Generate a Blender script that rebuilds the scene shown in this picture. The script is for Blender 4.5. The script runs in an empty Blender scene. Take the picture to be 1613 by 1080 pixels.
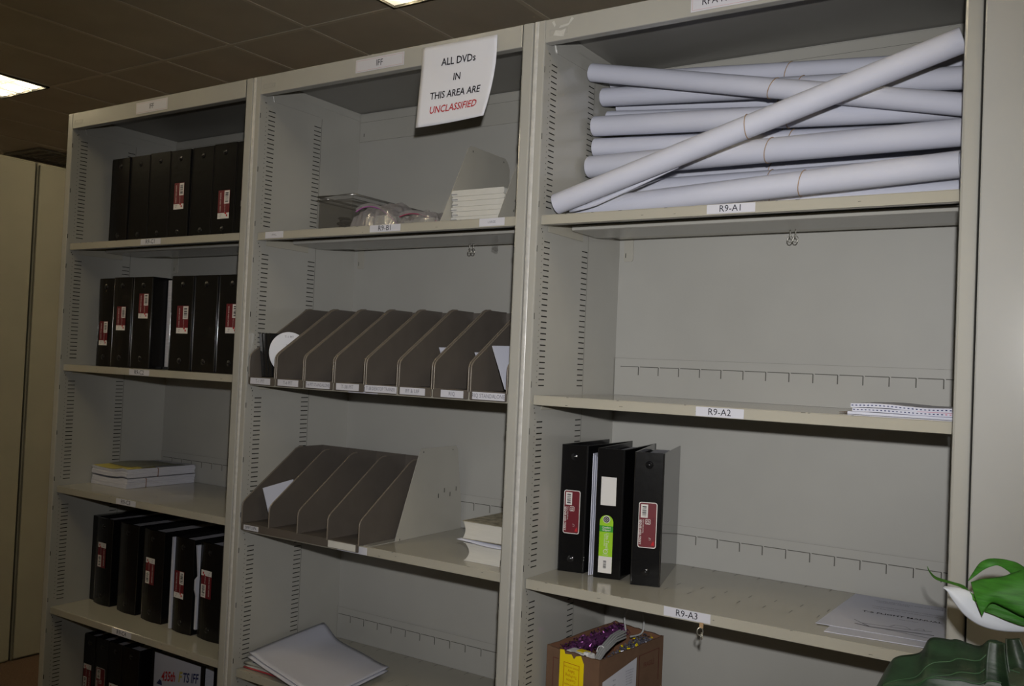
import bpy, bmesh, math, random
from mathutils import Vector, Matrix

R = random.Random(7)
SC = bpy.context.scene
COL = SC.collection

# ------------------------------------------------------------------ camera, light, exposure
YAW, PITCH, ROLL, FPX = 0.57934, 0.02384, 0.04308, 1448.078
CAM = Vector((1.11182, -1.73447, 1.49563))
fw = Vector((-math.sin(YAW)*math.cos(PITCH), math.cos(YAW)*math.cos(PITCH), math.sin(PITCH)))
rt = fw.cross(Vector((0, 0, 1))).normalized()
up = rt.cross(fw)
r2 = math.cos(ROLL)*rt + math.sin(ROLL)*up
u2 = -math.sin(ROLL)*rt + math.cos(ROLL)*up
cd = bpy.data.cameras.new('camera')
cd.sensor_fit = 'HORIZONTAL'
cd.sensor_width = 36.0
cd.lens = 36.0*FPX/1613.0
cd.clip_start = 0.02
cam = bpy.data.objects.new('camera', cd)
COL.objects.link(cam)
cam.matrix_world = Matrix(((r2.x, u2.x, -fw.x, CAM.x), (r2.y, u2.y, -fw.y, CAM.y),
                           (r2.z, u2.z, -fw.z, CAM.z), (0, 0, 0, 1)))
SC.camera = cam

w = bpy.data.worlds.new('world')
SC.world = w
w.use_nodes = True
w.node_tree.nodes['Background'].inputs[0].default_value = (1.0, 0.9, 0.75, 1)
w.node_tree.nodes['Background'].inputs[1].default_value = 0.02

# the camera's pop-up flash: a little above and right of the lens
fl = bpy.data.lights.new('camera_flash', 'SPOT')
fl.energy = 140
fl.color = (1.0, 0.985, 0.97)
fl.spot_size = math.radians(78)
fl.spot_blend = 1.0
fl.shadow_soft_size = 0.016
flash = bpy.data.objects.new('camera_flash', fl)
COL.objects.link(flash)
flash.location = (1.136, -1.734, 1.620)
aim = Vector((-math.sin(0.51), math.cos(0.51), 0.0))
flash.rotation_euler = aim.to_track_quat('-Z', 'Y').to_euler()

VS = SC.view_settings
SC.display_settings.display_device = 'sRGB'
VS.view_transform = 'Standard'
VS.look = 'None'
VS.gamma = 1.0
VS.use_curve_mapping = False
VS.exposure = 0.0
LAMP = 2.3          # brightness of the fluorescent ceiling fittings
LAMP_COL = (1.0, 0.84, 0.55)


# ------------------------------------------------------------------ materials
def mat(name, col, rough=0.5, spec=0.5, var=0.0, scale=20.0, bump=0.0, bscale=200.0, metal=0.0,
        alpha=1.0, coat=0.0, stretch=None, sheen=None):
    m = bpy.data.materials.new(name)
    m.use_nodes = True
    nt = m.node_tree
    b = nt.nodes['Principled BSDF']
    b.inputs['Base Color'].default_value = (*col, 1)
    b.inputs['Roughness'].default_value = rough
    b.inputs['Specular IOR Level'].default_value = spec
    b.inputs['Metallic'].default_value = metal
    b.inputs['Alpha'].default_value = alpha
    b.inputs['Coat Weight'].default_value = coat
    tc = nt.nodes.new('ShaderNodeTexCoord')
    mp = nt.nodes.new('ShaderNodeMapping')
    nt.links.new(tc.outputs['Object'], mp.inputs['Vector'])
    if stretch:
        mp.inputs['Scale'].default_value = stretch
    if var > 0:
        n = nt.nodes.new('ShaderNodeTexNoise')
        n.inputs['Scale'].default_value = scale
        n.inputs['Detail'].default_value = 4
        nt.links.new(mp.outputs[0], n.inputs['Vector'])
        r = nt.nodes.new('ShaderNodeValToRGB')
        r.color_ramp.elements[0].position = 0.3
        r.color_ramp.elements[1].position = 0.7
        r.color_ramp.elements[0].color = (*[c*(1-var) for c in col], 1)
        r.color_ramp.elements[1].color = (*[min(1, c*(1+var)) for c in col], 1)
        nt.links.new(n.outputs['Fac'], r.inputs['Fac'])
        nt.links.new(r.outputs['Color'], b.inputs['Base Color'])
    if bump > 0:
        n2 = nt.nodes.new('ShaderNodeTexNoise')
        n2.inputs['Scale'].default_value = bscale
        n2.inputs['Detail'].default_value = 3
        nt.links.new(mp.outputs[0], n2.inputs['Vector'])
        bp = nt.nodes.new('ShaderNodeBump')
        bp.inputs['Strength'].default_value = bump
        bp.inputs['Distance'].default_value = 0.002
        nt.links.new(n2.outputs['Fac'], bp.inputs['Height'])
        nt.links.new(bp.outputs[0], b.inputs['Normal'])
    return m


def emit(name, col, strength):
    m = bpy.data.materials.new(name)
    m.use_nodes = True
    b = m.node_tree.nodes['Principled BSDF']
    b.inputs['Base Color'].default_value = (*col, 1)
    b.inputs['Emission Color'].default_value = (*col, 1)
    b.inputs['Emission Strength'].default_value = strength
    return m


PAINT = mat('beige_enamel', (0.325, 0.320, 0.295), 0.17, 0.5, 0.03, 6)
SHADEDPAINT = mat('beige_enamel_shaded', (0.20, 0.195, 0.18), 0.35, 0.4, 0.03, 6)  # enamel darkened: weak grazing light on the canopy underside put into the colour
BACKPAINT = mat('beige_enamel_back', (0.325, 0.322, 0.303), 0.42, 0.4, 0.03, 6)
SHELFPAINT = mat('beige_enamel_shelf', (0.325, 0.310, 0.262), 0.12, 0.5, 0.03, 6)
WORN = mat('worn_enamel', (0.43, 0.425, 0.41), 0.25, 0.5, 0.12, 60)
SLOT = mat('slot_shadow', (0.012, 0.011, 0.01), 0.9, 0.1)
SEAM = mat('seam_line', (0.085, 0.082, 0.075), 0.7, 0.2)
HEM = mat('hem_line', (0.23, 0.225, 0.205), 0.6, 0.3)
SIGNPAPER = mat('sign_paper', (0.60, 0.61, 0.67), 0.65, 0.2, 0.02, 8)
CARD = mat('label_card', (0.47, 0.475, 0.53), 0.6, 0.2)
INK = mat('black_ink', (0.012, 0.012, 0.018), 0.7, 0.1)
GREYINK = mat('grey_ink', (0.16, 0.16, 0.19), 0.7, 0.1)
REDINK = mat('red_ink', (0.38, 0.02, 0.025), 0.7, 0.1)
REDLINE = mat('pale_red_line', (0.45, 0.25, 0.24), 0.7, 0.1)
PAPER = mat('white_paper', (0.455, 0.468, 0.55), 0.65, 0.2, 0.02, 8)
PAPERW = mat('cream_paper', (0.47, 0.465, 0.44), 0.7, 0.2, 0.04, 30)
STACKP = mat('paper_edges', (0.44, 0.44, 0.49), 0.75, 0.1, 0.16, 12, stretch=(2, 2, 90))
VINYLGLOSS = mat('black_vinyl_glossy', (0.009, 0.009, 0.010), 0.10, 1.0)
VINYL = mat('black_vinyl', (0.004, 0.004, 0.0045), 0.22, 0.28, 0.0, bump=0.10, bscale=60)
VINYL2 = mat('black_vinyl_plain', (0.005, 0.005, 0.0055), 0.33, 0.35, bump=0.15, bscale=30)
RIVET = mat('black_rivet', (0.006, 0.006, 0.007), 0.16, 0.5)
MAROON = mat('maroon_label', (0.105, 0.007, 0.013), 0.5, 0.3)
LABELW = mat('label_white', (0.54, 0.525, 0.51), 0.55, 0.3)
LIME = mat('lime_label', (0.24, 0.45, 0.016), 0.45, 0.3)
DKGREEN = mat('green_label', (0.03, 0.24, 0.02), 0.45, 0.3)
BROWN = mat('brown_enamel', (0.082, 0.071, 0.062), 0.4, 0.4, 0.06, 25)
BROWNEDGE = mat('brown_enamel_edge', (0.13, 0.110, 0.088), 0.35, 0.5)
DIVPAINT = mat('pale_grey_enamel', (0.33, 0.32, 0.285), 0.25, 0.4, 0.03, 10)
CLEAR = mat('clear_plastic', (0.10, 0.095, 0.085), 0.12, 0.6, alpha=0.22)
CLEARRIM = mat('clear_plastic_rim', (0.09, 0.087, 0.08), 0.12, 0.7, alpha=0.85)
BAG = mat('clear_bag_film', (0.26, 0.245, 0.25), 0.10, 1.0, alpha=0.5, bump=0.5, bscale=60)
PURPLE = mat('purple_zip', (0.22, 0.06, 0.22), 0.4, 0.4)
REDBAG = mat('red_zip', (0.20, 0.03, 0.07), 0.4, 0.4)
BLACKP = mat('black_plastic', (0.010, 0.010, 0.011), 0.25, 0.5)
DISCW = mat('disc_white', (0.70, 0.71, 0.76), 0.4, 0.4)
DISCG = mat('disc_grey', (0.28, 0.30, 0.36), 0.3, 0.5)
DISCB = mat('disc_blue', (0.06, 0.08, 0.17), 0.3, 0.5)
CARDBOARD = mat('cardboard', (0.13, 0.076, 0.048), 0.8, 0.15, 0.08, 30)
CARDBOARDIN = mat('cardboard_inside', (0.16, 0.08, 0.048), 0.85, 0.1, 0.1, 30)
BOXPRINT = mat('box_print', (0.10, 0.03, 0.025), 0.8, 0.1)
YELLOW = mat('yellow_tape', (0.72, 0.56, 0.005), 0.4, 0.3)
TAPEINK = mat('tape_print', (0.42, 0.10, 0.01), 0.6, 0.1)
TINSELP = mat('purple_tinsel', (0.30, 0.10, 0.30), 0.22, 0.7, metal=0.75)
TINSELS = mat('silver_tinsel', (0.34, 0.33, 0.40), 0.22, 0.7, metal=0.75)
CABLE = mat('grey_cable', (0.33, 0.335, 0.33), 0.45, 0.4)
WHITEP = mat('white_plastic', (0.62, 0.62, 0.62), 0.35, 0.5)
BAND = mat('rubber_band', (0.30, 0.20, 0.115), 0.7, 0.2)
BANDD = mat('rubber_band_brown', (0.16, 0.075, 0.04), 0.7, 0.2)
YELLOWP = mat('yellow_sheet', (0.42, 0.36, 0.10), 0.7, 0.1)
GREYP = mat('grey_cover', (0.17, 0.175, 0.15), 0.6, 0.2, 0.1, 8)
BLUEINK = mat('navy_ink', (0.03, 0.035, 0.11), 0.7, 0.1)
PINKINK = mat('pink_ink', (0.45, 0.15, 0.22), 0.7, 0.1)
REDCOVER = mat('red_cover', (0.42, 0.05, 0.06), 0.5, 0.3)
GREENGREY = mat('grey_green_cover', (0.36, 0.37, 0.34), 0.5, 0.3, 0.08, 20)
BOOKCOVER = mat('mottled_cover', (0.25, 0.235, 0.19), 0.7, 0.2, 0.45, 60)
BOOKEDGE = mat('book_page_edges', (0.46, 0.45, 0.415), 0.75, 0.1, 0.07, 10, stretch=(2, 2, 120))
LEAF = mat('green_leaf', (0.024, 0.112, 0.010), 0.6, 0.25, 0.3, 30, bump=0.5, bscale=20, stretch=(1, 1, 9))
LEAFPALE = mat('bright_green_leaf', (0.055, 0.20, 0.018), 0.6, 0.25, 0.2, 25)
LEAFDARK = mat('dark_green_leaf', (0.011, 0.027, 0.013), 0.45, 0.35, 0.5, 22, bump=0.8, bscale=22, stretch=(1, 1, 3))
LEAFVEIN = mat('leaf_vein', (0.02, 0.06, 0.022), 0.45, 0.3)
SPATHE = mat('white_petal', (0.44, 0.46, 0.50), 0.6, 0.2, 0.04, 20, bump=0.2, bscale=40)
STEM = mat('plant_stem', (0.05, 0.16, 0.02), 0.5, 0.3)
POT = mat('grey_pot', (0.12, 0.11, 0.10), 0.5, 0.4)
SOIL = mat('dark_soil', (0.02, 0.014, 0.01), 0.95, 0.1, 0.4, 60)
CABPAINT = mat('locker_enamel', (0.185, 0.175, 0.135), 0.5, 0.3, 0.05, 4)
CABRIGHT = mat('grey_cabinet_enamel', (0.325, 0.325, 0.315), 0.17, 0.5, 0.03, 5)
CEILING = mat('ceiling_tile', (0.56, 0.545, 0.495), 0.95, 0.1, 0.06, 3, bump=0.5, bscale=220)
TBAR = mat('ceiling_t_bar', (0.66, 0.64, 0.58), 0.7, 0.2)
WALLM = mat('painted_wall', (0.42, 0.39, 0.32), 0.85, 0.2, 0.03, 3)
FLOORM = mat('brown_carpet', (0.075, 0.048, 0.031), 0.95, 0.1, 0.2, 120)
VENTM = mat('vent_metal', (0.16, 0.155, 0.13), 0.6, 0.3)
METAL = mat('zinc_wire', (0.42, 0.41, 0.37), 0.3, 0.5, metal=0.8)
LAMPFRAME = mat('fixture_white', (0.05, 0.05, 0.045), 0.5, 0.3)
DIFFUSER = emit('lamp_diffuser', (1.0, 0.93, 0.76), LAMP*0.30)
TUBE = emit('lamp_tube', LAMP_COL, LAMP*33)
LOUVRE = mat('louvre_aluminium', (0.75, 0.72, 0.62), 0.35, 0.6)


# ------------------------------------------------------------------ mesh builder
class MB:
    def __init__(s):
        s.v = []
        s.f = []
        s.m = []
        s.sm = []

    def add(s, verts, faces, m=0, smooth=False, M=None):
        o = len(s.v)
        if M is not None:
            verts = [M @ Vector(p) for p in verts]
        s.v += [tuple(p) for p in verts]
        for f in faces:
            s.f.append(tuple(o+i for i in f))
            s.m.append(m)
            s.sm.append(smooth)

    def box(s, x0, x1, y0, y1, z0, z1, m=0, M=None):
        vs = [(x0, y0, z0), (x1, y0, z0), (x1, y1, z0), (x0, y1, z0),
              (x0, y0, z1), (x1, y0, z1), (x1, y1, z1), (x0, y1, z1)]
        s.add(vs, [(0, 3, 2, 1), (4, 5, 6, 7), (0, 1, 5, 4), (1, 2, 6, 5), (2, 3, 7, 6), (3, 0, 4, 7)], m, False, M)

    def prism(s, poly, ext, m=0, M=None, smooth=False):
        """poly: list of 3D points, ext: extrusion vector"""
        e = Vector(ext)
        n = len(poly)
        a = [Vector(p) for p in poly]
        b = [p+e for p in a]
        fs = [tuple(range(n))[::-1], tuple(range(n, 2*n))]
        s.add(a+b, fs, m, False, M)
        s.add(a+b, [(i, (i+1) % n, n+(i+1) % n, n+i) for i in range(n)], m, smooth, M)

    def quad(s, a, b, c, d, m=0, M=None):
        s.add([a, b, c, d], [(0, 1, 2, 3)], m, False, M)

    def tube(s, pts, r, seg=8, m=0, closed=False, M=None, cap=True):
        P = [Vector(p) for p in pts]
        n = len(P)
        rr = r if isinstance(r, (list, tuple)) else [r]*n
        vs = []
        prev = None
        for i in range(n):
            a = P[(i-1) % n] if (closed or i > 0) else P[i]
            b = P[(i+1) % n] if (closed or i < n-1) else P[i]
            t = (b-a)
            t = t.normalized() if t.length > 1e-9 else Vector((0, 0, 1))
            if prev is None:
                q = Vector((0, 0, 1)) if abs(t.z) < 0.9 else Vector((1, 0, 0))
                nx = t.cross(q).normalized()
            else:
                nx = (prev - t*prev.dot(t))
                nx = nx.normalized() if nx.length > 1e-9 else t.orthogonal().normalized()
            prev = nx
            ny = t.cross(nx)
            for k in range(seg):
                a_ = 2*math.pi*k/seg
                vs.append(P[i]+rr[i]*(math.cos(a_)*nx+math.sin(a_)*ny))
        fs = []
        for i in range(n if closed else n-1):
            j = (i+1) % n
            for k in range(seg):
                l = (k+1) % seg
                fs.append((i*seg+k, i*seg+l, j*seg+l, j*seg+k))
        s.add(vs, fs, m, True, M)
        if cap and not closed:
            s.add(vs[:seg], [tuple(range(seg))[::-1]], m, False, M)
            s.add(vs[-seg:], [tuple(range(seg))], m, False, M)

    def grid(s, fn, nu, nv, m=0, smooth=True, M=None):
        vs = [fn(i/nu, j/nv) for j in range(nv+1) for i in range(nu+1)]
        fs = [(j*(nu+1)+i, j*(nu+1)+i+1, (j+1)*(nu+1)+i+1, (j+1)*(nu+1)+i) for j in range(nv) for i in range(nu)]
        s.add(vs, fs, m, smooth, M)

    def disc(s, c, u, v, r, m=0, seg=24, M=None, r0=0.0):
        c, u, v = Vector(c), Vector(u), Vector(v)
        if r0 <= 0:
            vs = [c+r*(math.cos(2*math.pi*k/seg)*u+math.sin(2*math.pi*k/seg)*v) for k in range(seg)]
            s.add(vs, [tuple(range(seg))], m, False, M)
        else:
            vs = []
            for rad in (r0, r):
                vs += [c+rad*(math.cos(2*math.pi*k/seg)*u+math.sin(2*math.pi*k/seg)*v) for k in range(seg)]
            s.add(vs, [(k, (k+1) % seg, seg+(k+1) % seg, seg+k) for k in range(seg)], m, False, M)

    def text(s, body, fn, m=1, size=0.01, xs=1.0, bold=0.0, shear=0.0, align='CENTER', M=None):
        """fn(x, y) -> 3D point, x right, y up from the text's centre, metres"""
        c = bpy.data.curves.new('t', 'FONT')
        c.body = body
        c.size = size*1.38
        c.align_x = align
        c.align_y = 'CENTER'
        c.offset = bold*size
        c.shear = shear
        c.resolution_u = 2
        o = bpy.data.objects.new('t', c)
        COL.objects.link(o)
        dg = bpy.context.evaluated_depsgraph_get()
        dg.update()
        me = bpy.data.meshes.new_from_object(o.evaluated_get(dg))
        vs = [fn(p.co.x*xs, p.co.y) for p in me.vertices]
        s.add(vs, [tuple(p.vertices) for p in me.polygons], m, False, M)
        bpy.data.objects.remove(o)
        bpy.data.curves.remove(c)
        bpy.data.meshes.remove(me)

    def build(s, name, mats, parent=None, bevel=0.0, seg=2, solid=0.0, subsurf=0, loc=None):
        me = bpy.data.meshes.new(name)
        vs = s.v
        if loc is not None:
            L = Vector(loc)
            vs = [tuple(Vector(p)-L) for p in s.v]
        me.from_pydata(vs, [], s.f)
        if not isinstance(mats, (list, tuple)):
            mats = [mats]
        for m in mats:
            me.materials.append(m)
        me.polygons.foreach_set('material_index', s.m)
        me.polygons.foreach_set('use_smooth', s.sm)
        me.update()
        o = bpy.data.objects.new(name, me)
        COL.objects.link(o)
        if loc is not None:
            o.location = loc
        if parent is not None:
            o.parent = parent
        if subsurf:
            md = o.modifiers.new('subsurf', 'SUBSURF')
            md.levels = md.render_levels = subsurf
        if solid:
            md = o.modifiers.new('solid', 'SOLIDIFY')
            md.thickness = solid
            md.offset = 0
        if bevel:
            md = o.modifiers.new('bevel', 'BEVEL')
            md.width = bevel
            md.segments = seg
            md.limit_method = 'ANGLE'
            md.angle_limit = math.radians(40)
        return o


def tag(o, label, cat, group=None):
    o['label'] = label
    o['category'] = cat
    if group:
        o['group'] = group
    return o


def thing(name, label, cat, loc=(0, 0, 0), rz=0.0, group=None):
    o = bpy.data.objects.new(name, None)
    o.empty_display_size = 0.05
    COL.objects.link(o)
    o.location = loc
    o.rotation_euler = (0, 0, rz)
    return tag(o, label, cat, group)


def struct(name, mb, mats, **k):
    o = mb.build(name, mats, **k)
    o['kind'] = 'structure'
    return o


# ------------------------------------------------------------------ numbers of the place
H, RB = 2.2704, 2.2193
XC, XB, X0, XR = -1.8414, -0.9282, 0.0, 0.9144
FLW = 0.0305
D = 0.411
SH = {'A1': 1.8338, 'A2': 1.4306, 'A3': 1.0231, 'A4': 0.6190, 'A5': 0.2150,
      'B1': 1.8348, 'B2': 1.4293, 'B3': 1.0256, 'B4': 0.6247, 'B5': 0.2190,
      'C1': 1.8372, 'C2': 1.4343, 'C3': 1.0311, 'C4': 0.6320, 'C5': 0.2280}
LIPY = 0.0128
LIPH = 0.0220


# ------------------------------------------------------------------ room
def room():
    m = MB()
    m.box(-11.0, 4.2, -4.5, 7.0, -0.05, 0.0)
    struct('floor', m, FLOORM)
    m = MB()
    m.box(-11.0, 4.2, -4.5, 7.0, 3.256, 3.30)
    struct('ceiling', m, CEILING)
    m = MB()
    for k in range(-15, 11):
        x = -1.936+0.6096*k
        if -11 < x < 4.2:
            m.box(x-0.012, x+0.012, -4.5, 7.0, 3.2505, 3.2545)
    for k in range(-5, 5):
        y = 1.715+1.2192*k
        if -4.5 < y < 7.0:
            m.box(-11, 4.2, y-0.012, y+0.012, 3.2500, 3.2543)
    struct('trim_1', m, TBAR)
    m = MB(); m.box(-11.1, -11.0, -4.5, 7.0, 0, 3.256); struct('wall_left', m, WALLM)
    m = MB(); m.box(4.2, 4.3, -4.5, 7.0, 0, 3.256); struct('wall_right', m, WALLM)
    m = MB(); m.box(-11.0, 4.2, 7.0, 7.1, 0, 3.256); struct('wall_back', m, WALLM)
    m = MB(); m.box(-11.0, 4.2, -4.6, -4.5, 0, 3.256); struct('wall_front', m, WALLM)


def troffer(x0, y0, label):
    W, L = 0.5976, 1.2072
    t = thing('ceiling_light', label, 'ceiling light', (x0+W/2, y0+L/2, 3.2405), 0, 'recessed fluorescent lights')
    hx, hy = W/2, L/2
    m = MB()
    for a in ((-hx, -hx+0.016, -hy, hy), (hx-0.016, hx, -hy, hy), (-hx, hx, -hy, -hy+0.016), (-hx, hx, hy-0.016, hy)):
        m.box(*a, 0, 0.012)
    m.build('frame', LAMPFRAME, t)
    m = MB()
    m.box(-hx+0.014, hx-0.014, -hy+0.014, hy-0.014, 0.0125, 0.0145)
    m.build('diffuser', DIFFUSER, t)
    for k in range(3):
        m = MB()
        for j in range(6):
            x = -0.19+0.19*k
            y = -hy+0.1+j*(L-0.2)/5
            m.tube([(x, y-0.07, 0.009), (x, y-0.04, 0.009), (x, y+0.04, 0.009), (x, y+0.07, 0.009)], [0.003, 0.011, 0.011, 0.003], 8)
        m.build('fluorescent_tube', TUBE, t)
    m = MB()
    for k in range(1, 3):
        x = -hx+k*W/3
        m.box(x-0.003, x+0.003, -hy+0.016, hy-0.016, 0.002, 0.012)
    for k in range(1, 6):
        y = -hy+k*L/6
        m.box(-hx+0.016, hx-0.016, y-0.002, y+0.002, 0.002, 0.012)
    m.build('louvre', LOUVRE, t)
    return t


def lights():
    gx = [-1.936+0.6096*k+0.006 for k in (-12, -6, 0, 6)]
    gy = [-1.9366, 0.5018, 2.9402]  # two fittings are in view; further unseen ones added to raise warm ambient light
    lab = {(1, 1): 'recessed fluorescent ceiling light at the far left above the tall lockers',
           (2, 1): 'recessed fluorescent ceiling light above the middle shelving bay'}
    rown = ('over the aisle', 'over the row of shelves', 'behind the row of shelves')
    coln = ('leftmost', 'second from the left', 'third from the left', 'rightmost')
    for i in range(4):
        for j in range(3):
            troffer(gx[i], gy[j], lab.get((i, j), 'unseen recessed fluorescent ceiling light %s, %s of four' % (rown[j], coln[i])))
    t = thing('ceiling_vent', 'dark grey square air vent in the ceiling above the tall lockers', 'vent', (-7.25, 3.05, 3.235))
    m = MB()
    m.box(-0.3, 0.3, -0.3, -0.26, 0, 0.015); m.box(-0.3, 0.3, 0.26, 0.3, 0, 0.015)
    m.box(-0.3, -0.26, -0.26, 0.26, 0, 0.015); m.box(0.26, 0.3, -0.26, 0.26, 0, 0.015)
    m.build('frame', VENTM, t)
    m = MB()
    for k in range(9):
        y = -0.24+k*0.06
        m.prism([(-0.26, y-0.02, 0.003), (-0.26, y+0.02, 0.012), (-0.26, y+0.022, 0.0135), (-0.26, y-0.018, 0.0045)], (0.52, 0, 0))
    m.build('louvre', VENTM, t)


def lockers():
    for i, (y0, y1, lab) in enumerate(((-0.55, 0.655, 'tall beige storage cabinet at the left edge, nearer of the two'),
                                       (0.665, 1.87, 'tall beige storage cabinet beside the left shelving bay, farther of the two'))):
        t = thing('storage_cabinet', lab, 'cabinet', (-3.42, (y0+y1)/2, 0), 0, 'tall beige cabinets')
        hy = (y1-y0)/2
        m = MB(); m.box(-0.24, 0.212, -hy, hy, 0.0, 2.365); m.build('body', CABPAINT, t, bevel=0.004)
        m = MB(); m.box(0.212, 0.227, -hy+0.006, hy-0.006, 0.010, 2.352); d = m.build('door', CABPAINT, t, bevel=0.003)


# ------------------------------------------------------------------ shelving
def slots(m, x, sgn, zs):
    """dark slots on the inner face of a side panel; sgn: +1 the face looks right"""
    xx = x+sgn*0.00035

    def q(y0, y1, z0, z1, dz=0.0):
        p = [(xx, y0, z0), (xx, y1, z0+dz), (xx, y1, z1+dz), (xx, y0, z1)]
        if sgn < 0:
            p = p[::-1]
        m.quad(*p, 1)
    tops = [RB+0.012]+zs
    for i, zt in enumerate(tops):
        zb = tops[i+1] if i+1 < len(tops) else 0.06
        z = zb+0.0215
        zmax = zt-0.056 if i else 2.186
        k = 0
        while z < zmax:
            q(0.0328, 0.0575, z-0.0013, z+0.0013)
            q(0.2100, 0.2375, z-0.0012, z+0.0012)
            q(0.0238, 0.0256, z+0.0052, z+0.0072)
            z += 0.01301
        q(0.0222, 0.0246, z+0.0055, z+0.0090)
        q(0.0185, 0.0208, zt-0.031, zt-0.028)
        for dz in (0.0235, 0.176, 0.327):
            if zb+dz < zt-0.06:
                q(0.0024, 0.0046, zb+dz-0.007, zb+dz+0.007)
    # seam where the front and back halves of the panel meet
    m.quad((xx, 0.2395, 0.05), (xx, 0.2408, 0.05), (xx, 0.2408, 2.21), (xx, 0.2395, 2.21), 2)


def comb(m, xl, xr, z, x_first):
    m.box(xl, xr, 0.4078, 0.4088, z, z+0.095, 4)
    y = 0.40745
    m.quad((xl, y, z+0.0953), (xr, y, z+0.0953), (xr, y, z+0.0946), (xl, y, z+0.0946), 3)
    x = x_first
    while x < xr-0.005:
        if x > xl+0.006:
            a = max(xl+0.002, x-0.0508)
            m.quad((a, y, z+0.0730), (x, y, z+0.0730), (x, y, z+0.0748), (a, y, z+0.0748), 2)
            m.quad((x-0.0012, y, z+0.053), (x+0.0012, y, z+0.053), (x+0.0012, y, z+0.0738), (x-0.0012, y, z+0.0738), 2)
        x += 0.05483
    m.quad((x-0.0508, y, z+0.0732), (xr, y, z+0.0732), (xr, y, z+0.0746), (x-0.0508, y, z+0.0746), 2)


def label_card(parent, xa, xb, z0, z1, txt, y, size=0.0105, name='shelf_label', frame=False, dx=0.0, ink=1, xs=0.95):
    m = MB()
    m.box(xa, xb, y-0.0006, y, z0, z1, 0)
    if frame:
        f = 0.003
        yy = y-0.0008
        for q in ((xa+f, xb-f, z0+f, z0+f+0.0007), (xa+f, xb-f, z1-f-0.0007, z1-f), (xa+f, xa+f+0.0007, z0+f, z1-f), (xb-f-0.0007, xb-f, z0+f, z1-f)):
            m.quad((q[0], yy, q[2]), (q[1], yy, q[2]), (q[1], yy, q[3]), (q[0], yy, q[3]), 2)
    cx, cz = (xa+xb)/2+dx, (z0+z1)/2
    if txt:
        m.text(txt, lambda a, b: (cx+a, y-0.0009, cz+b), ink, size, xs)
    return m.build(name, [CARD, INK, REDLINE, GREYINK], parent)


def shelf(unit, xl, xr, z, key, lab, comb0, slotrows=False):
    m = MB()
    a, b = xl+0.0018, xr-0.0018
    m.box(a, b, LIPY, 0.4076, z-0.0015, z, 0)                       # deck
    m.box(a, b, LIPY, LIPY+0.0016, z-LIPH, z-0.0015, 0)             # front lip
    m.box(a, b, LIPY, LIPY+0.016, z-LIPH, z-LIPH+0.0012, 0)         # lip return
    for xx in (a, b-0.0012):
        m.box(xx, xx+0.0012, 0.045, 0.2080, z-0.0335, z-0.0015, 0)  # side flanges
    comb(m, a, b, z, comb0)
    if slotrows:
        zz = z+0.0003
        x = xl+0.01
        k = 0
        while x < xr-0.03:
            for (dx, y) in ((0.0, 0.212), (-0.004, 0.148), (0.012, 0.395)):
                m.quad((x+dx-0.0008, y-0.011, zz), (x+dx+0.0008, y-0.011, zz), (x+dx+0.0008, y+0.011, zz), (x+dx-0.0008, y+0.011, zz), 2)
            x += 0.0543
    rc = random.Random(int(z*1000)+int(abs(xl)*100))
    for k in range(9):
        x = rc.uniform(a+0.03, b-0.05)
        w_ = rc.uniform(0.003, 0.010)
        t_ = z-0.0003 if rc.random() < 0.6 else z-rc.uniform(0.006, 0.018)
        m.quad((x, LIPY-0.0003, t_-0.0011), (x+w_, LIPY-0.0003, t_-0.0008), (x+w_*0.9, LIPY-0.0003, t_), (x+w_*0.1, LIPY-0.0003, t_), 2)
    o = m.build('shelf', [SHELFPAINT, SLOT, SEAM, HEM, BACKPAINT], unit, bevel=0.0008, seg=1)
    m = MB()
    m.prism([(a+0.010, 0.1365, z-0.0062), (a+0.010, 0.1365, z-0.0165), (a+0.010, 0.142, z-0.0180), (a+0.010, 0.262, z-0.0180), (a+0.010, 0.268, z-0.0062)], (b-a-0.022, 0, 0))
    m.build('stiffener', PAINT, o)
    if lab:
        for l in lab:
            label_card(o, *l[:5], LIPY-0.0002, **(l[5] if len(l) > 5 else {}))
    return o


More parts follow.
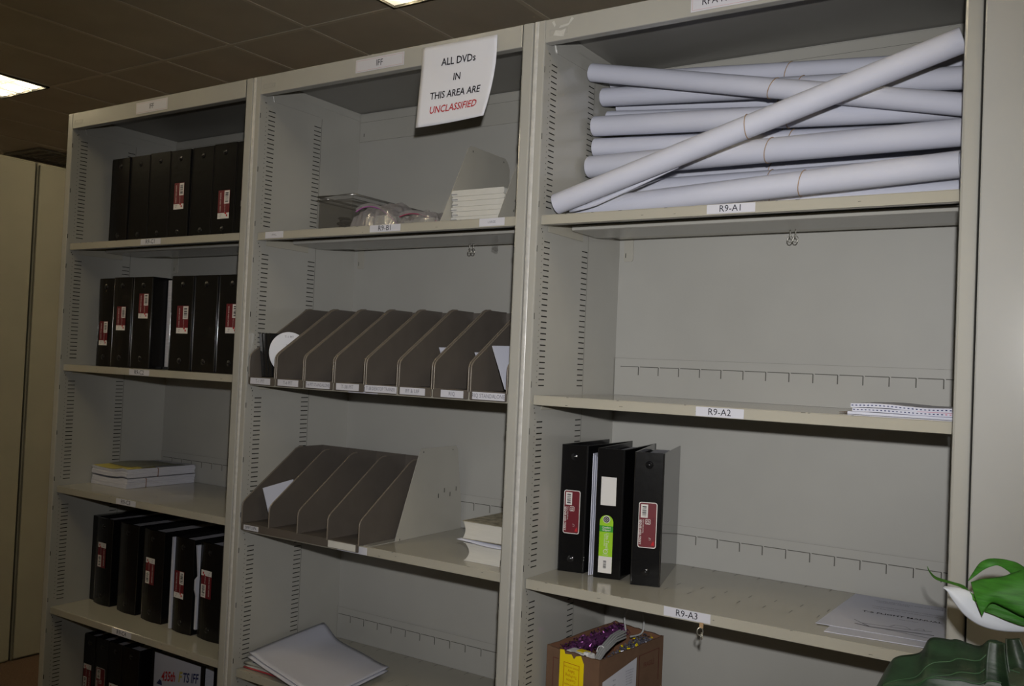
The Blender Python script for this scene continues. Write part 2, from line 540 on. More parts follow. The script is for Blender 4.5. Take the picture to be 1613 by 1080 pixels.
def bay(x0, x1, key, label, keys, labs, card, combs, worn):
    u = thing('shelving_unit', label, 'shelves', (0, 0, 0), 0, 'beige steel shelving bays')
    zs = [SH[k] for k in keys]
    xl, xr = x0+FLW, x1-FLW
    for side in (0, 1):
        m = MB()
        if side == 0:
            xa, xb = x0+0.0016, xl
        else:
            xa, xb = xr, x1-0.0016
        n = 0.006
        # plan profile of the post and side panel, softly rounded front edges
        pl = [(xa, 0.005), (xa+0.0015, 0.0015), (xa+0.005, 0), (xb-0.003, 0), (xb-0.0008, 0.0008), (xb, 0.003), (xb, D+0.006), (xa, D+0.006)]
        m.prism([(p[0], p[1], 0.0) for p in pl], (0, 0, H))
        slots(m, xl if side == 0 else xr, 1 if side == 0 else -1, zs)
        o = m.build('side_panel', [PAINT, SLOT, SEAM], u)
        if worn and side == 0:
            m = MB()
            pr = []
            for k in range(9):
                t = math.pi*k/8
                pr.append((x0+0.0080-0.0058*math.cos(t), 0.0006-0.0022*math.sin(t), 0.0))
            m.prism(pr, (0, 0, H-0.0006), smooth=True)
            m.build('edge_trim', WORN, o)
    # back
    m = MB()
    m.box(xl-0.01, xr+0.01, D, D+0.005, 0.05, H-0.002)
    m.build('back_panel', [BACKPAINT], u)
    m = MB()
    m.box(xl+0.001, xr-0.001, D-0.005, D-0.0003, 2.177, 2.2645)
    m.quad((xl+0.018, D-0.0054, 2.193), (xl+0.0205, D-0.0054, 2.193), (xl+0.0205, D-0.0054, 2.203), (xl+0.018, D-0.0054, 2.203), 1)
    m.quad((xl+0.002, D-0.0054, 2.238), (xr-0.002, D-0.0054, 2.238), (xr-0.002, D-0.0054, 2.2388), (xl+0.002, D-0.0054, 2.2388), 2)
    m.build('back_rail', [PAINT, SLOT, SEAM], u, bevel=0.001, seg=1)
    m = MB()
    zt = zs[0]
    m.prism([(xl+0.015+0.0*k, D-0.002, 0) for k in range(1)] and
            [(xl+0.014, D-0.0022, zt+0.001), (xl+0.014, D-0.0022, zt-0.055), (xl+0.017, D-0.0022, zt-0.059), (xl+0.036, D-0.0022, zt-0.059),
             (xl+0.040, D-0.0022, zt-0.055), (xl+0.040, D-0.0022, zt+0.001)], (0, 0.002, 0))
    m.quad((xl+0.0185, D-0.0026, zt-0.049), (xl+0.0205, D-0.0026, zt-0.049), (xl+0.0205, D-0.0026, zt-0.037), (xl+0.0185, D-0.0026, zt-0.037), 1)
    m.build('bracket_tab', [DIVPAINT, SLOT], u)
    # header and canopy
    m = MB()
    m.box(xl+0.0005, xr-0.0005, 0.0, 0.0018, RB, H, 0)
    m.box(xl+0.0005, xr-0.0005, 0.0018, 0.022, RB, RB+0.0015, 0)
    for xx in (xl+0.0005, xr-0.002):
        m.box(xx, xx+0.0015, 0.030, 0.40, 2.243, H-0.003, 0)
        m.prism([(xx, 0.052, 2.244), (xx, 0.046, 2.228), (xx, 0.052, 2.2115), (xx, 0.232, 2.2125), (xx, 0.232, 2.244)], (0.0015, 0, 0), 0)
    h = m.build('header', [PAINT], u, bevel=0.0008, seg=1)
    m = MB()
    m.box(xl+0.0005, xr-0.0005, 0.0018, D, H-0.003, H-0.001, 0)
    m.build('canopy', SHADEDPAINT, u)
    if key == 'A':
        m = MB()
        for poly in ([(0.052, 2.232), (0.079, 2.226), (0.084, 2.243), (0.072, 2.240), (0.058, 2.243)], [(0.066, 2.246), (0.090, 2.249), (0.104, 2.262), (0.098, 2.2665), (0.090, 2.2535), (0.070, 2.252)],
                     [(0.048, 2.262), (0.055, 2.250), (0.058, 2.255), (0.053, 2.266)]):
            m.add([(x, -0.0011, z) for (x, z) in poly], [tuple(range(len(poly)))], 0)
        m.build('worn_patch', WORN, h)
    m = MB()
    a = xl+0.012
    yy = -0.0006
    for (p, q, r, s_) in ((a, a+0.045, 2.2445, 2.2452), (a, a+0.045, 2.2335, 2.2342), (a, a+0.0007, 2.2335, 2.2452), (a+0.0443, a+0.045, 2.2335, 2.2452)):
        m.box(p, q, yy, 0.0002, r, s_)
    m.box(a+0.008, a+0.036, yy+0.0002, 0.0002, 2.2385, 2.2405)
    m.build('embossed_plate', PAINT, h)
    label_card(h, card[0], card[1], card[2], card[3], card[4], -0.0003, size=0.0165, xs=0.85, name='name_card', frame=True, dx=card[5])
    for k, kk in enumerate(keys):
        shelf(u, xl, xr, SH[kk], kk, labs.get(kk), combs.get(kk, xl+0.05), slotrows=kk in ('A3', 'B4', 'A4'))
    # kick plate
    m = MB()
    m.box(xl, xr, 0.012, 0.015, 0.0, zs[-1]-0.024)
    m.build('kick_plate', PAINT, u)
    return u


def shelving():
    big = dict(size=0.0135, xs=1.0)
    bay(X0, XR, 'A', 'rightmost and nearest beige steel shelving bay, with paper rolls on its top shelf', ['A1', 'A2', 'A3', 'A4', 'A5'],
        {'A1': [(0.4225, 0.5215, 1.8145, 1.8328, 'R9-A1', big)],
         'A2': [(0.4155, 0.5140, 1.4100, 1.4285, 'R9-A2', big)],
         'A3': [(0.3635, 0.4620, 1.0040, 1.0225, 'R9-A3', big)]},
        (0.377, 0.533, 2.2265, 2.2625, 'RPA H', -0.028), {'A2': 0.0990, 'A3': 0.1060, 'A4': 0.0950}, True)
    bay(XB, X0, 'B', 'middle beige steel shelving bay with brown file bins', ['B1', 'B2', 'B3', 'B4', 'B5'],
        {'B1': [(-0.4775, -0.3770, 1.8165, 1.8340, 'R9-B1', big), (-0.8630, -0.7925, 1.8163, 1.8340, 'SMALL', dict(size=0.0052, ink=3, name='size_label')),
                (-0.1365, -0.0660, 1.8155, 1.8340, 'LARGE', dict(size=0.0056, ink=3, name='size_label'))],
         'B2': [(-0.5250, -0.4260, 1.4078, 1.4262, 'R9-B2', big)],
         'B3': [(-0.5370, -0.4370, 1.0045, 1.0230, 'R9-B3', big)]},
        (-0.5400, -0.3790, 2.2290, 2.2625, 'IFF', 0.0), {'B3': -0.3950, 'B4': -0.8420}, True)
    bay(XC, XB, 'C', 'leftmost and farthest beige steel shelving bay, full of black binders', ['C1', 'C2', 'C3', 'C4', 'C5'],
        {'C1': [(-1.4250, -1.3270, 1.8178, 1.8355, 'R9-C1', big)],
         'C2': [(-1.4485, -1.3490, 1.4140, 1.4315, 'R9-C2', big)],
         'C3': [(-1.4805, -1.3820, 1.0105, 1.0280, 'R9-C3', big)],
         'C4': [(-1.4675, -1.3690, 0.6115, 0.6295, 'R9-C4', big)]},
        (-1.4650, -1.3100, 2.2275, 2.2625, 'IFF', 0.0), {'C3': -1.745}, False)
    # plain cabinet beyond the right post
    t = thing('storage_cabinet', 'plain grey-beige cabinet front at the right edge, behind the plant', 'cabinet', (1.42, 0, 0))
    m = MB(); m.box(-0.5030, 0.5, 0.004, 0.45, 0.0, 2.33); m.build('body', SLOT, t)
    m = MB()
    m.box(-0.5028, 0.4985, -0.0145, 0.0036, 0.02, 2.33)
    d = m.build('door', CABRIGHT, t, bevel=0.003)
    m = MB()
    m.tube([(0.44, -0.0145, 1.02), (0.44, -0.04, 1.02), (0.44, -0.04, 1.16), (0.44, -0.0145, 1.16)], 0.006, 8)
    m.build('handle', METAL, d)


# ------------------------------------------------------------------ binders
def barcode(m, x0, x1, z0, z1, y, mi_white, mi_black, vertical=True):
    m.quad((x0, y, z0), (x1, y, z0), (x1, y, z1), (x0, y, z1), mi_white)
    rr = random.Random(int(abs(x0*1e5)+abs(z0*1e5)))
    yy = y-0.0002
    w_, h_ = x1-x0, z1-z0
    z = z0+h_*0.12
    while z < z1-h_*0.12:
        t = h_*rr.choice((0.03, 0.05, 0.08))
        m.quad((x0+w_*0.2, yy, z), (x1-w_*0.2, yy, z), (x1-w_*0.2, yy, z+t), (x0+w_*0.2, yy, z+t), mi_black)
        z += t+h_*rr.choice((0.04, 0.06))


def lab_small(kind, x0, z0, w_, h_):
    """the maroon sticker with a white end strip and a barcode; returns a mesh in spine coordinates"""
    m = MB()
    y = -0.0006
    W, B, MR, RD = 0, 1, 2, 3
    flip = kind == 'down'
    X = (lambda a: x0+w_-a*w_) if flip else (lambda a: x0+a*w_)
    Z = (lambda b: z0+h_-b*h_) if flip else (lambda b: z0+b*h_)

    def q(a0, a1, b0, b1, mi, dy=0.0):
        xa, xb = sorted((X(a0), X(a1)))
        za, zb = sorted((Z(b0), Z(b1)))
        m.quad((xa, y-dy, za), (xb, y-dy, za), (xb, y-dy, zb), (xa, y-dy, zb), mi)
    q(0, 1, 0.0, 1.0, MR)
    q(0, 1, 0, 0.20, W, 0.0002)
    xa, xb = sorted((X(0.53), X(0.97)))
    za, zb = sorted((Z(0.52), Z(0.98)))
    barcode(m, xa, xb, za, zb, y-0.0002, W, B)
    s = -1 if flip else 1
    # vertical lettering and small marks
    cx, cz = X(0.22), Z(0.58)
    m.text('3-RING VIEW BINDER', lambda a, b: (cx-s*b, y-0.0003, cz+s*a), W, h_*0.058, 0.9)
    cx2, cz2 = X(0.62), Z(0.36)
    m.text('ROUND RING', lambda a, b: (cx2-s*b, y-0.0003, cz2+s*a), W, h_*0.035, 0.9)
    cx3, cz3 = X(0.28), Z(0.10)
    m.text('2"', lambda a, b: (cx3+s*a, y-0.0005, cz3+s*b), 4, h_*0.10, 0.9)
    q(0.62, 0.76, 0.15, 0.21, RD, 0.0004)
    q(0.74, 0.86, 0.07, 0.14, RD, 0.0004)
    return m, [LABELW, INK, MAROON, REDINK, GREYINK]


def rrect(x0, x1, z0, z1, r, y, n=4):
    pts = []
    for (cx, cz, a0) in ((x1-r, z0+r, -90), (x1-r, z1-r, 0), (x0+r, z1-r, 90), (x0+r, z0+r, 180)):
        for k in range(n+1):
            a = math.radians(a0+90*k/n)
            pts.append((cx+r*math.cos(a), y, cz+r*math.sin(a)))
    return pts


def lab_big(x0, z0, w_, h_):
    m = MB()
    y = -0.0006
    p = rrect(x0, x0+w_, z0, z0+h_, 0.005, y)
    m.add(p, [tuple(range(len(p)))], 0)
    p = rrect(x0+0.0016, x0+w_-0.0016, z0+0.0016, z0+h_-0.0016, 0.004, y-0.0002)
    m.add(p, [tuple(range(len(p)))], 2)
    barcode(m, x0+w_*0.12, x0+w_*0.5, z0+h_*0.66, z0+h_*0.95, y-0.0004, 0, 1)
    m.text('3-RING VIEW BINDER', lambda a, b: (x0+w_*0.13-b, y-0.0005, z0+h_*0.34+a), 0, 0.0052, 0.80, bold=0.02)
    m.text('ROUND RING WHITE', lambda a, b: (x0+w_*0.27-b, y-0.0005, z0+h_*0.47+a), 0, 0.0028, 0.8)
    m.text('11 x 8 1/2', lambda a, b: (x0+w_*0.80-b, y-0.0005, z0+h_*0.60+a), 1, 0.0028, 0.8)
    p = rrect(x0+w_*0.38, x0+w_*0.66, z0+h_*0.52, z0+h_*0.63, 0.002, y-0.0004)
    m.add(p, [tuple(range(len(p)))], 0)
    p = rrect(x0+w_*0.40, x0+w_*0.64, z0+h_*0.53, z0+h_*0.62, 0.002, y-0.0006)
    m.add(p, [tuple(range(len(p)))], 2)
    # recycling triangle of three bent arrows
    cx, cz, r = x0+w_*0.52, z0+h_*0.57, w_*0.085
    for k in range(3):
        a = math.radians(90+120*k)
        b_ = math.radians(90+120*(k+1))
        pa = (cx+r*math.cos(a+0.35), cz+r*math.sin(a+0.35)); pb = (cx+r*math.cos(b_-0.25), cz+r*math.sin(b_-0.25))
        dx, dz = pb[0]-pa[0], pb[1]-pa[1]
        L = math.hypot(dx, dz); nx, nz = -dz/L*0.0008, dx/L*0.0008
        m.quad((pa[0]-nx, y-0.0008, pa[1]-nz), (pb[0]-nx, y-0.0008, pb[1]-nz), (pb[0]+nx, y-0.0008, pb[1]+nz), (pa[0]+nx, y-0.0008, pa[1]+nz), 0)
    m.text('1.5"', lambda a, b: (x0+w_*0.66-b, y-0.0005, z0+h_*0.20+a), 0, 0.0042, 0.8)
    # red arrow mark in the lower corner
    m.add([(x0+w_*0.72, y-0.0005, z0+h_*0.06), (x0+w_*0.90, y-0.0005, z0+h_*0.06), (x0+w_*0.86, y-0.0005, z0+h_*0.16), (x0+w_*0.78, y-0.0005, z0+h_*0.12)], [(0, 1, 2, 3)], 3)
    return m, [LABELW, INK, MAROON, REDINK]


def lab_green(x0, z0, w_, h_):
    m = MB()
    y = -0.0006
    r = w_/2*0.98
    p = [(x0, y, z0), (x0+w_, y, z0)]
    zt = z0+h_-r
    p += [(x0+w_/2+w_/2*math.cos(math.pi*k/12), y, zt+r*math.sin(math.pi*k/12)) for k in range(13)]
    m.add(p, [tuple(range(len(p)))], 2)
    m.quad((x0, y-0.0002, z0), (x0+w_, y-0.0002, z0), (x0+w_, y-0.0002, z0+h_*0.285), (x0, y-0.0002, z0+h_*0.285), 0)
    m.quad((x0, y-0.0002, z0+h_*0.71), (x0+w_, y-0.0002, z0+h_*0.71), (x0+w_, y-0.0002, z0+h_*0.815), (x0, y-0.0002, z0+h_*0.815), 3)
    barcode(m, x0+w_*0.3, x0+w_*0.66, z0+h_*0.06, z0+h_*0.24, y-0.0004, 0, 1)
    cx = x0+w_/2
    m.text('Comfort', lambda a, b: (cx+a, y-0.0004, z0+h_*0.785+b), 0, 0.0045, 0.9, bold=0.03, shear=0.2)
    m.text('Gripper!', lambda a, b: (cx+a, y-0.0004, z0+h_*0.742+b), 0, 0.0045, 0.9, bold=0.03, shear=0.2)
    m.text('Lite-Touch', lambda a, b: (x0+w_*0.60+b, y-0.0004, z0+h_*0.54-a), 0, 0.0075, 0.85)
    m.text('EASY OPEN RING', lambda a, b: (x0+w_*0.40+b, y-0.0004, z0+h_*0.57-a), 0, 0.003, 0.85)
    m.disc((cx, y-0.0004, z0+h_*0.37), (1, 0, 0), (0, 0, 1), w_*0.17, 0, 16, r0=w_*0.13)
    m.text('e', lambda a, b: (cx+a, y-0.0004, z0+h_*0.37+b), 0, 0.004, 1)
    m.text('recyclable', lambda a, b: (cx+a, y-0.0004, z0+h_*0.315+b), 0, 0.0025, 1)
    return m, [LABELW, INK, LIME, DKGREEN]


def binder(label, loc, ua, va, W, Hh, Dp, group, lab=None, style='plain', rivets=True, left=True, right=True, pages=(0.006, 0.006), vinyl=None, round_=0.0, glossy=False):
    """loc: lower front left corner of the spine; ua: direction of the spine, va: direction the covers run (degrees from +Y, to the left)"""
    vinyl = vinyl or VINYL
    t = thing('ring_binder', label, 'binder', loc, 0, group)
    u = Vector((math.cos(math.radians(ua)), math.sin(math.radians(ua)), 0))
    v = Vector((-math.sin(math.radians(va)), math.cos(math.radians(va)), 0))
    M = Matrix(((u.x, v.x, 0, 0), (u.y, v.y, 0, 0), (0, 0, 1, 0), (0, 0, 0, 1)))
    th = 0.0032
    m = MB()
    if round_ > 0:
        n = 8
        poly = [(W*k/n, -round_*math.sin(math.pi*k/n), 0.0) for k in range(n+1)] + [(W, th, 0), (0, th, 0)]
        m.prism(poly, (0, 0, Hh), 0, M)
    else:
        m.box(0.0014, W-0.0014, 0, th, 0, Hh, 0, M)
    for xx in (0.0022, W-0.0022):
        m.tube([M @ Vector((xx, -0.0002, 0.004)), M @ Vector((xx, -0.0002, Hh-0.004))], 0.0011, 8, 1)
    m.build('spine', [vinyl, VINYLGLOSS], t, bevel=0.0009)
    for nm, x, on in (('back_cover', 0.0, left), ('front_cover', W-th, right)):
        if on:
            m = MB()
            m.box(x, x+th, 0.0010, Dp, 0, Hh, 0, M)
            m.build(nm, VINYLGLOSS if glossy else vinyl, t, bevel=0.0009)
    m = MB()
    m.box(th+pages[0], W-th-pages[1], 0.018, Dp-0.012, 0.006, Hh-0.012, 0, M)
    m.build('pages', STACKP, t)
    if rivets:
        for zz in (0.030, Hh-0.027):
            m = MB()
            pr = [(0.0088, 0.0), (0.0082, 0.0012), (0.006, 0.0012), (0.0048, 0.002), (0.0028, 0.0034), (0.0, 0.0038)]
            base = -0.0002 - (round_ if round_ else 0)*0.95
            vs = []
            for (r_, d_) in pr[:-1]:
                vs += [(W*0.5+r_*math.cos(2*math.pi*k/14), base-d_, zz+r_*math.sin(2*math.pi*k/14)) for k in range(14)]
            vs.append((W*0.5, base-pr[-1][1], zz))
            fs = []
            for i in range(len(pr)-2):
                for k in range(14):
                    l = (k+1) % 14
                    fs.append((i*14+k, i*14+l, (i+1)*14+l, (i+1)*14+k))
            o_ = (len(pr)-2)*14
            fs += [(o_+k, o_+(k+1) % 14, len(vs)-1) for k in range(14)]
            m.add(vs, fs, 0, True, M)
            m.build('rivet', RIVET, t)
    if lab:
        kind = lab[0]
        if kind in ('up', 'down'):
            mb, ms = lab_small(kind, *lab[1:])
        elif kind == 'big':
            mb, ms = lab_big(*lab[1:])
        else:
            mb, ms = lab_green(*lab[1:])
        if round_:
            mb.v = [(q_[0], q_[1]-round_-0.0002, q_[2]) for q_ in mb.v]
        mb.v = [tuple(M @ Vector(p)) for p in mb.v]
        mb.build('spine_label', ms, t)
    return t, M


def binders():
    g = 'black binders on shelf R9-A3'
    z = SH['A3']+0.0004
    binder('black view binder with a maroon sticker, leftmost of three on shelf R9-A3', (0.0407, 0.1352, z), 10.7, 1.8, 0.0640, 0.293, 0.252, g,
           ('big', 0.0105, 0.088, 0.0395, 0.100))
    t, M = binder('black binder with lime green sticker and blank white card on its spine', (0.1346, 0.1348, z), 11.6, 8.0, 0.0640, 0.292, 0.250, g,
                  ('green', 0.012, 0.012, 0.0315, 0.130), rivets=False)
    m = MB()
    m.box(0.012, 0.0475, -0.0008, -0.0002, 0.164, 0.228, 0, M)
    m.build('spine_card', LABELW, t)
    m = MB()
    for k, rr in enumerate((0.0085, 0.007)):
        m.disc((0.0278, -0.0012-k*0.0006, 0.1325), (M @ Vector((1, 0, 0))) * 0 + Vector((1, 0, 0)), (0, 0, 1), rr, k, 20, M)
    m.disc((0.0278, -0.0024, 0.1325), (1, 0, 0), (0, 0, 1), 0.0045, 0, 16, M, r0=0.0035)
    m.text('e', lambda a, b: (0.0278+a, -0.0024, 0.1325+b), 0, 0.004, 1, M=M)
    m.build('finger_ring', [LABELW, INK], t)
    m = MB()
    for k in range(3):
        m.box(-0.0125+0.0035*k, -0.0110+0.0035*k, 0.006+0.004*k, 0.145, 0.001, 0.278-0.004*k, 0, M)
    m.build('loose_sheets', PAPER, t)
    binder('black view binder with maroon sticker and shiny right cover, rightmost on shelf R9-A3', (0.2311, 0.1277, z), 18.6, 15.0, 0.0660, 0.292, 0.252, g,
           ('big', 0.0135, 0.083, 0.0405, 0.100), glossy=True)

    # ---- shelf C1: seven wide binders
    g = 'black binders on shelf R9-C1'
    z = SH['C1']+0.0004
    xs = [-1.7080, -1.6090, -1.5060, -1.3985, -1.2975, -1.1930, -1.0860, -0.9750]
    labs = [None, None, None, ('up', 0.026, 0.100, 0.048, 0.083), None, ('up', 0.030, 0.060, 0.052, 0.086), ('up', 0.028, 0.092, 0.052, 0.086)]
    names = ['plain wide black binder at the left end of shelf R9-C1', 'plain wide black binder second from the left end of shelf R9-C1',
             'plain wide black binder third from left on shelf R9-C1, beside the first sticker',
             'wide black binder with maroon sticker in the middle of shelf R9-C1',
             'plain wide black binder between two stickered binders on shelf R9-C1',
             'wide black binder with the lowest maroon sticker on shelf R9-C1',
             'wide black binder with maroon sticker at the right end of shelf R9-C1']
    for i in range(7):
        wd = xs[i+1]-xs[i]-0.003
        hh = 0.287+0.001*(i % 3)
        y = 0.086+0.002*((i*2) % 3)
        binder(names[i], (xs[i], y, z), 0, 0, wd, hh, 0.27, g, labs[i])
    # ---- shelf C2
    g = 'black binders on shelf R9-C2'
    z = SH['C2']+0.0004
    xs = [-1.6860, -1.5990, -1.4960, None, -1.3050, -1.1960, -1.0850]
    ws = [0.084, 0.098, 0.098, None, 0.104, 0.106, 0.112]
    labs = [('up', 0.018, 0.068, 0.044, 0.078), ('up', 0.028, 0.118, 0.047, 0.076), ('up', 0.032, 0.157, 0.048, 0.078), None,
            ('up', 0.032, 0.113, 0.054, 0.084), None, ('up', 0.036, 0.117, 0.052, 0.086)]
    names = ['shiny black binder with the lowest maroon sticker, left end of shelf R9-C2',
             'shiny black binder with maroon sticker, second from left on shelf R9-C2',
             'black binder with the highest maroon sticker on shelf R9-C2, left of the white pad', None,
             'black binder with maroon sticker just right of the white pad on shelf R9-C2',
             'plain black binder without sticker on shelf R9-C2',
             'black binder with maroon sticker at the right end of shelf R9-C2']
    for i in range(7):
        if names[i]:
            binder(names[i], (xs[i], 0.045 if i else 0.05, z), 0, 0, ws[i], 0.288-0.002*(i == 0), 0.272, g, labs[i], round_=0.004 if i < 2 else 0.0)
    m = MB()
    m.box(-1.3945, -1.330, 0.098, 0.34, z+0.008, z+0.281)
    tag(m.build('paper_pad', STACKP, loc=(-1.362, 0.22, z+0.008)), 'white pad of paper standing between black binders on shelf R9-C2', 'paper')
    m = MB()
    m.box(-1.3950, -1.310, 0.092, 0.36, z, z+0.0078)
    tag(m.build('folder_tray', VINYL2, loc=(-1.352, 0.23, z)), 'thin black base under the white paper pad on shelf R9-C2', 'folder')
    # ---- shelf C4: five rotated binders
    g = 'black binders on shelf R9-C4'
    z = SH['C4']+0.0004
    dat = [(-1.7680, 0.1400, 0.100, ('down', 0.026, 0.124, 0.047, 0.083), 'black binder with upside-down maroon sticker, left end of shelf R9-C4'),
           (-1.6270, 0.1340, 0.108, None, 'plain black binder without sticker on shelf R9-C4'),
           (-1.4870, 0.1260, 0.112, ('down', 0.026, 0.117, 0.048, 0.083), 'black binder with upside-down maroon sticker in the middle of shelf R9-C4'),
           (-1.3110, 0.1120, 0.098, ('up', 0.014, 0.104, 0.048, 0.083), 'black binder with upright maroon sticker on shelf R9-C4, beside white sheets'),
           (-1.1940, 0.1150, 0.108, ('down', 0.018, 0.124, 0.050, 0.083), 'black binder with upside-down maroon sticker, right end of shelf R9-C4')]
    for i, (x, y, wd, lb, nm) in enumerate(dat):
        t, M = binder(nm, (x, y, z), -3, -1.0, wd, 0.288, 0.262, g, lb, round_=0.007)
        if i == 0:
            m = MB()
            m.box(-0.0405, -0.0135, 0.008, 0.25, 0, 0.286, 0, M)
            m.build('swung_cover', VINYL, t, bevel=0.001)
            m = MB()
            m.box(-0.0125, -0.004, 0.010, 0.24, 0.006, 0.276, 0, M)
            m.build('loose_sheets', STACKP, t)
        if i == 3:
            m = MB()
            m.box(-0.013, -0.0035, -0.004, 0.24, 0.002, 0.284, 0, M)
            m.build('loose_sheets', PAPER, t)
        if i == 4:
            m = MB()
            m.prism([(-0.012, -0.004, 0.02), (-0.012, -0.004, 0.12), (-0.012, -0.010, 0.14), (-0.012, -0.010, 0.17), (-0.012, 0.0, 0.18), (-0.012, -0.006, 0.24), (-0.012, -0.010, 0.275), (-0.012, 0.22, 0.275), (-0.012, 0.22, 0.02)], (0.008, 0, 0), 0, M)
            m.build('tab_dividers', PAPER, t)
    # ---- bottom shelf C5
    g = 'black binders on the bottom shelf'
    z = SH['C5']+0.0004
    xs = [-1.8060, -1.7380, -1.6640, -1.5890]
    ws = [0.065, 0.071, 0.072, 0.088]
    labs = [('down', 0.004, 0.106, 0.044, 0.084), ('big', 0.008, 0.085, 0.050, 0.108), ('down', 0.010, 0.072, 0.048, 0.084), None]
    names = ['black binder at the left end of the bottom shelf, upside-down sticker', 'black binder on the bottom shelf with white-bordered maroon sticker',
             'black binder on the bottom shelf with the lowest upside-down sticker', 'plain black binder on the bottom shelf beside the white poster binder']
    for i in range(4):
        binder(names[i], (xs[i], 0.14, z), 0, 0, ws[i], 0.290, 0.25, g, labs[i])
    # white cover binder standing face-on
    t = thing('ring_binder', 'binder standing face-on with white cover insert reading 435th on the bottom shelf', 'binder', (-1.478, 0.17, z))
    m = MB(); m.box(0, 0.262, 0, 0.0035, 0, 0.294); m.build('front_cover', VINYL2, t, bevel=0.001)
    m = MB(); m.box(0, 0.262, 0.05, 0.0535, 0, 0.294); m.build('back_cover', VINYL2, t, bevel=0.001)
    m = MB(); m.box(0, 0.0035, 0.0035, 0.05, 0, 0.294); m.build('spine', VINYL2, t)
    m = MB(); m.box(0.008, 0.25, 0.006, 0.045, 0.005, 0.283); m.build('pages', STACKP, t)
    m = MB()
    m.box(0.016, 0.243, -0.0012, -0.0002, 0.004, 0.290, 0)
    ca = math.radians(9)

    def tf(cx, cz):
        return lambda a, b: (cx+a*math.cos(ca)-b*math.sin(ca)*0.3, -0.0016, cz+a*math.sin(ca)+b)
    m.text('435th', tf(0.088, 0.225), 1, 0.030, 0.72, bold=0.04, shear=0.25)
    m.text('F', tf(0.146, 0.236), 3, 0.032, 0.8, bold=0.05, shear=0.2)
    m.text('TS IFF', tf(0.196, 0.243), 2, 0.030, 0.72, bold=0.03, shear=0.2)
    m.quad((0.100, -0.0016, 0.110), (0.172, -0.0016, 0.110), (0.172, -0.0016, 0.198), (0.100, -0.0016, 0.182), 4)
    m.add([(0.030, -0.0014, 0.192), (0.060, -0.0014, 0.192), (0.056, -0.0014, 0.206), (0.046, -0.0014, 0.209)], [(0, 1, 2, 3)], 2)
    PHOTO = mat('printed_photo', (0.10, 0.11, 0.16), 0.4, 0.4, 0.8, 60)
    m.build('cover_insert', [PAPER, REDINK, BLUEINK, YELLOWP, PHOTO], t)


# ------------------------------------------------------------------ file bins
def bin_profile(yf, zf0, zcorner, ytop, ztop, yback, zb):
    """side plate outline in the YZ plane with rounded corners"""
    pts = [(yf, zf0), (yf, zcorner-0.012)]
    c = [(yf, zcorner-0.012), (yf+0.0005, zcorner-0.004), (yf+0.004, zcorner+0.003), (yf+0.011, zcorner+0.010)]
    pts += c[1:]
    pts += [(ytop-0.018, ztop-0.0145), (ytop-0.007, ztop-0.006), (ytop+0.006, ztop-0.001), (ytop+0.02, ztop), (yback, ztop), (yback, zb)]
    return pts


def side_plate(m, x, t, prof, mi=0, rim=0.0022, rmi=1):
    m.prism([(x, y, z) for (y, z) in prof], (t, 0, 0), mi)
    m.tube([(x+t/2, y, z) for (y, z) in prof[:-2]], rim, 6, rmi)


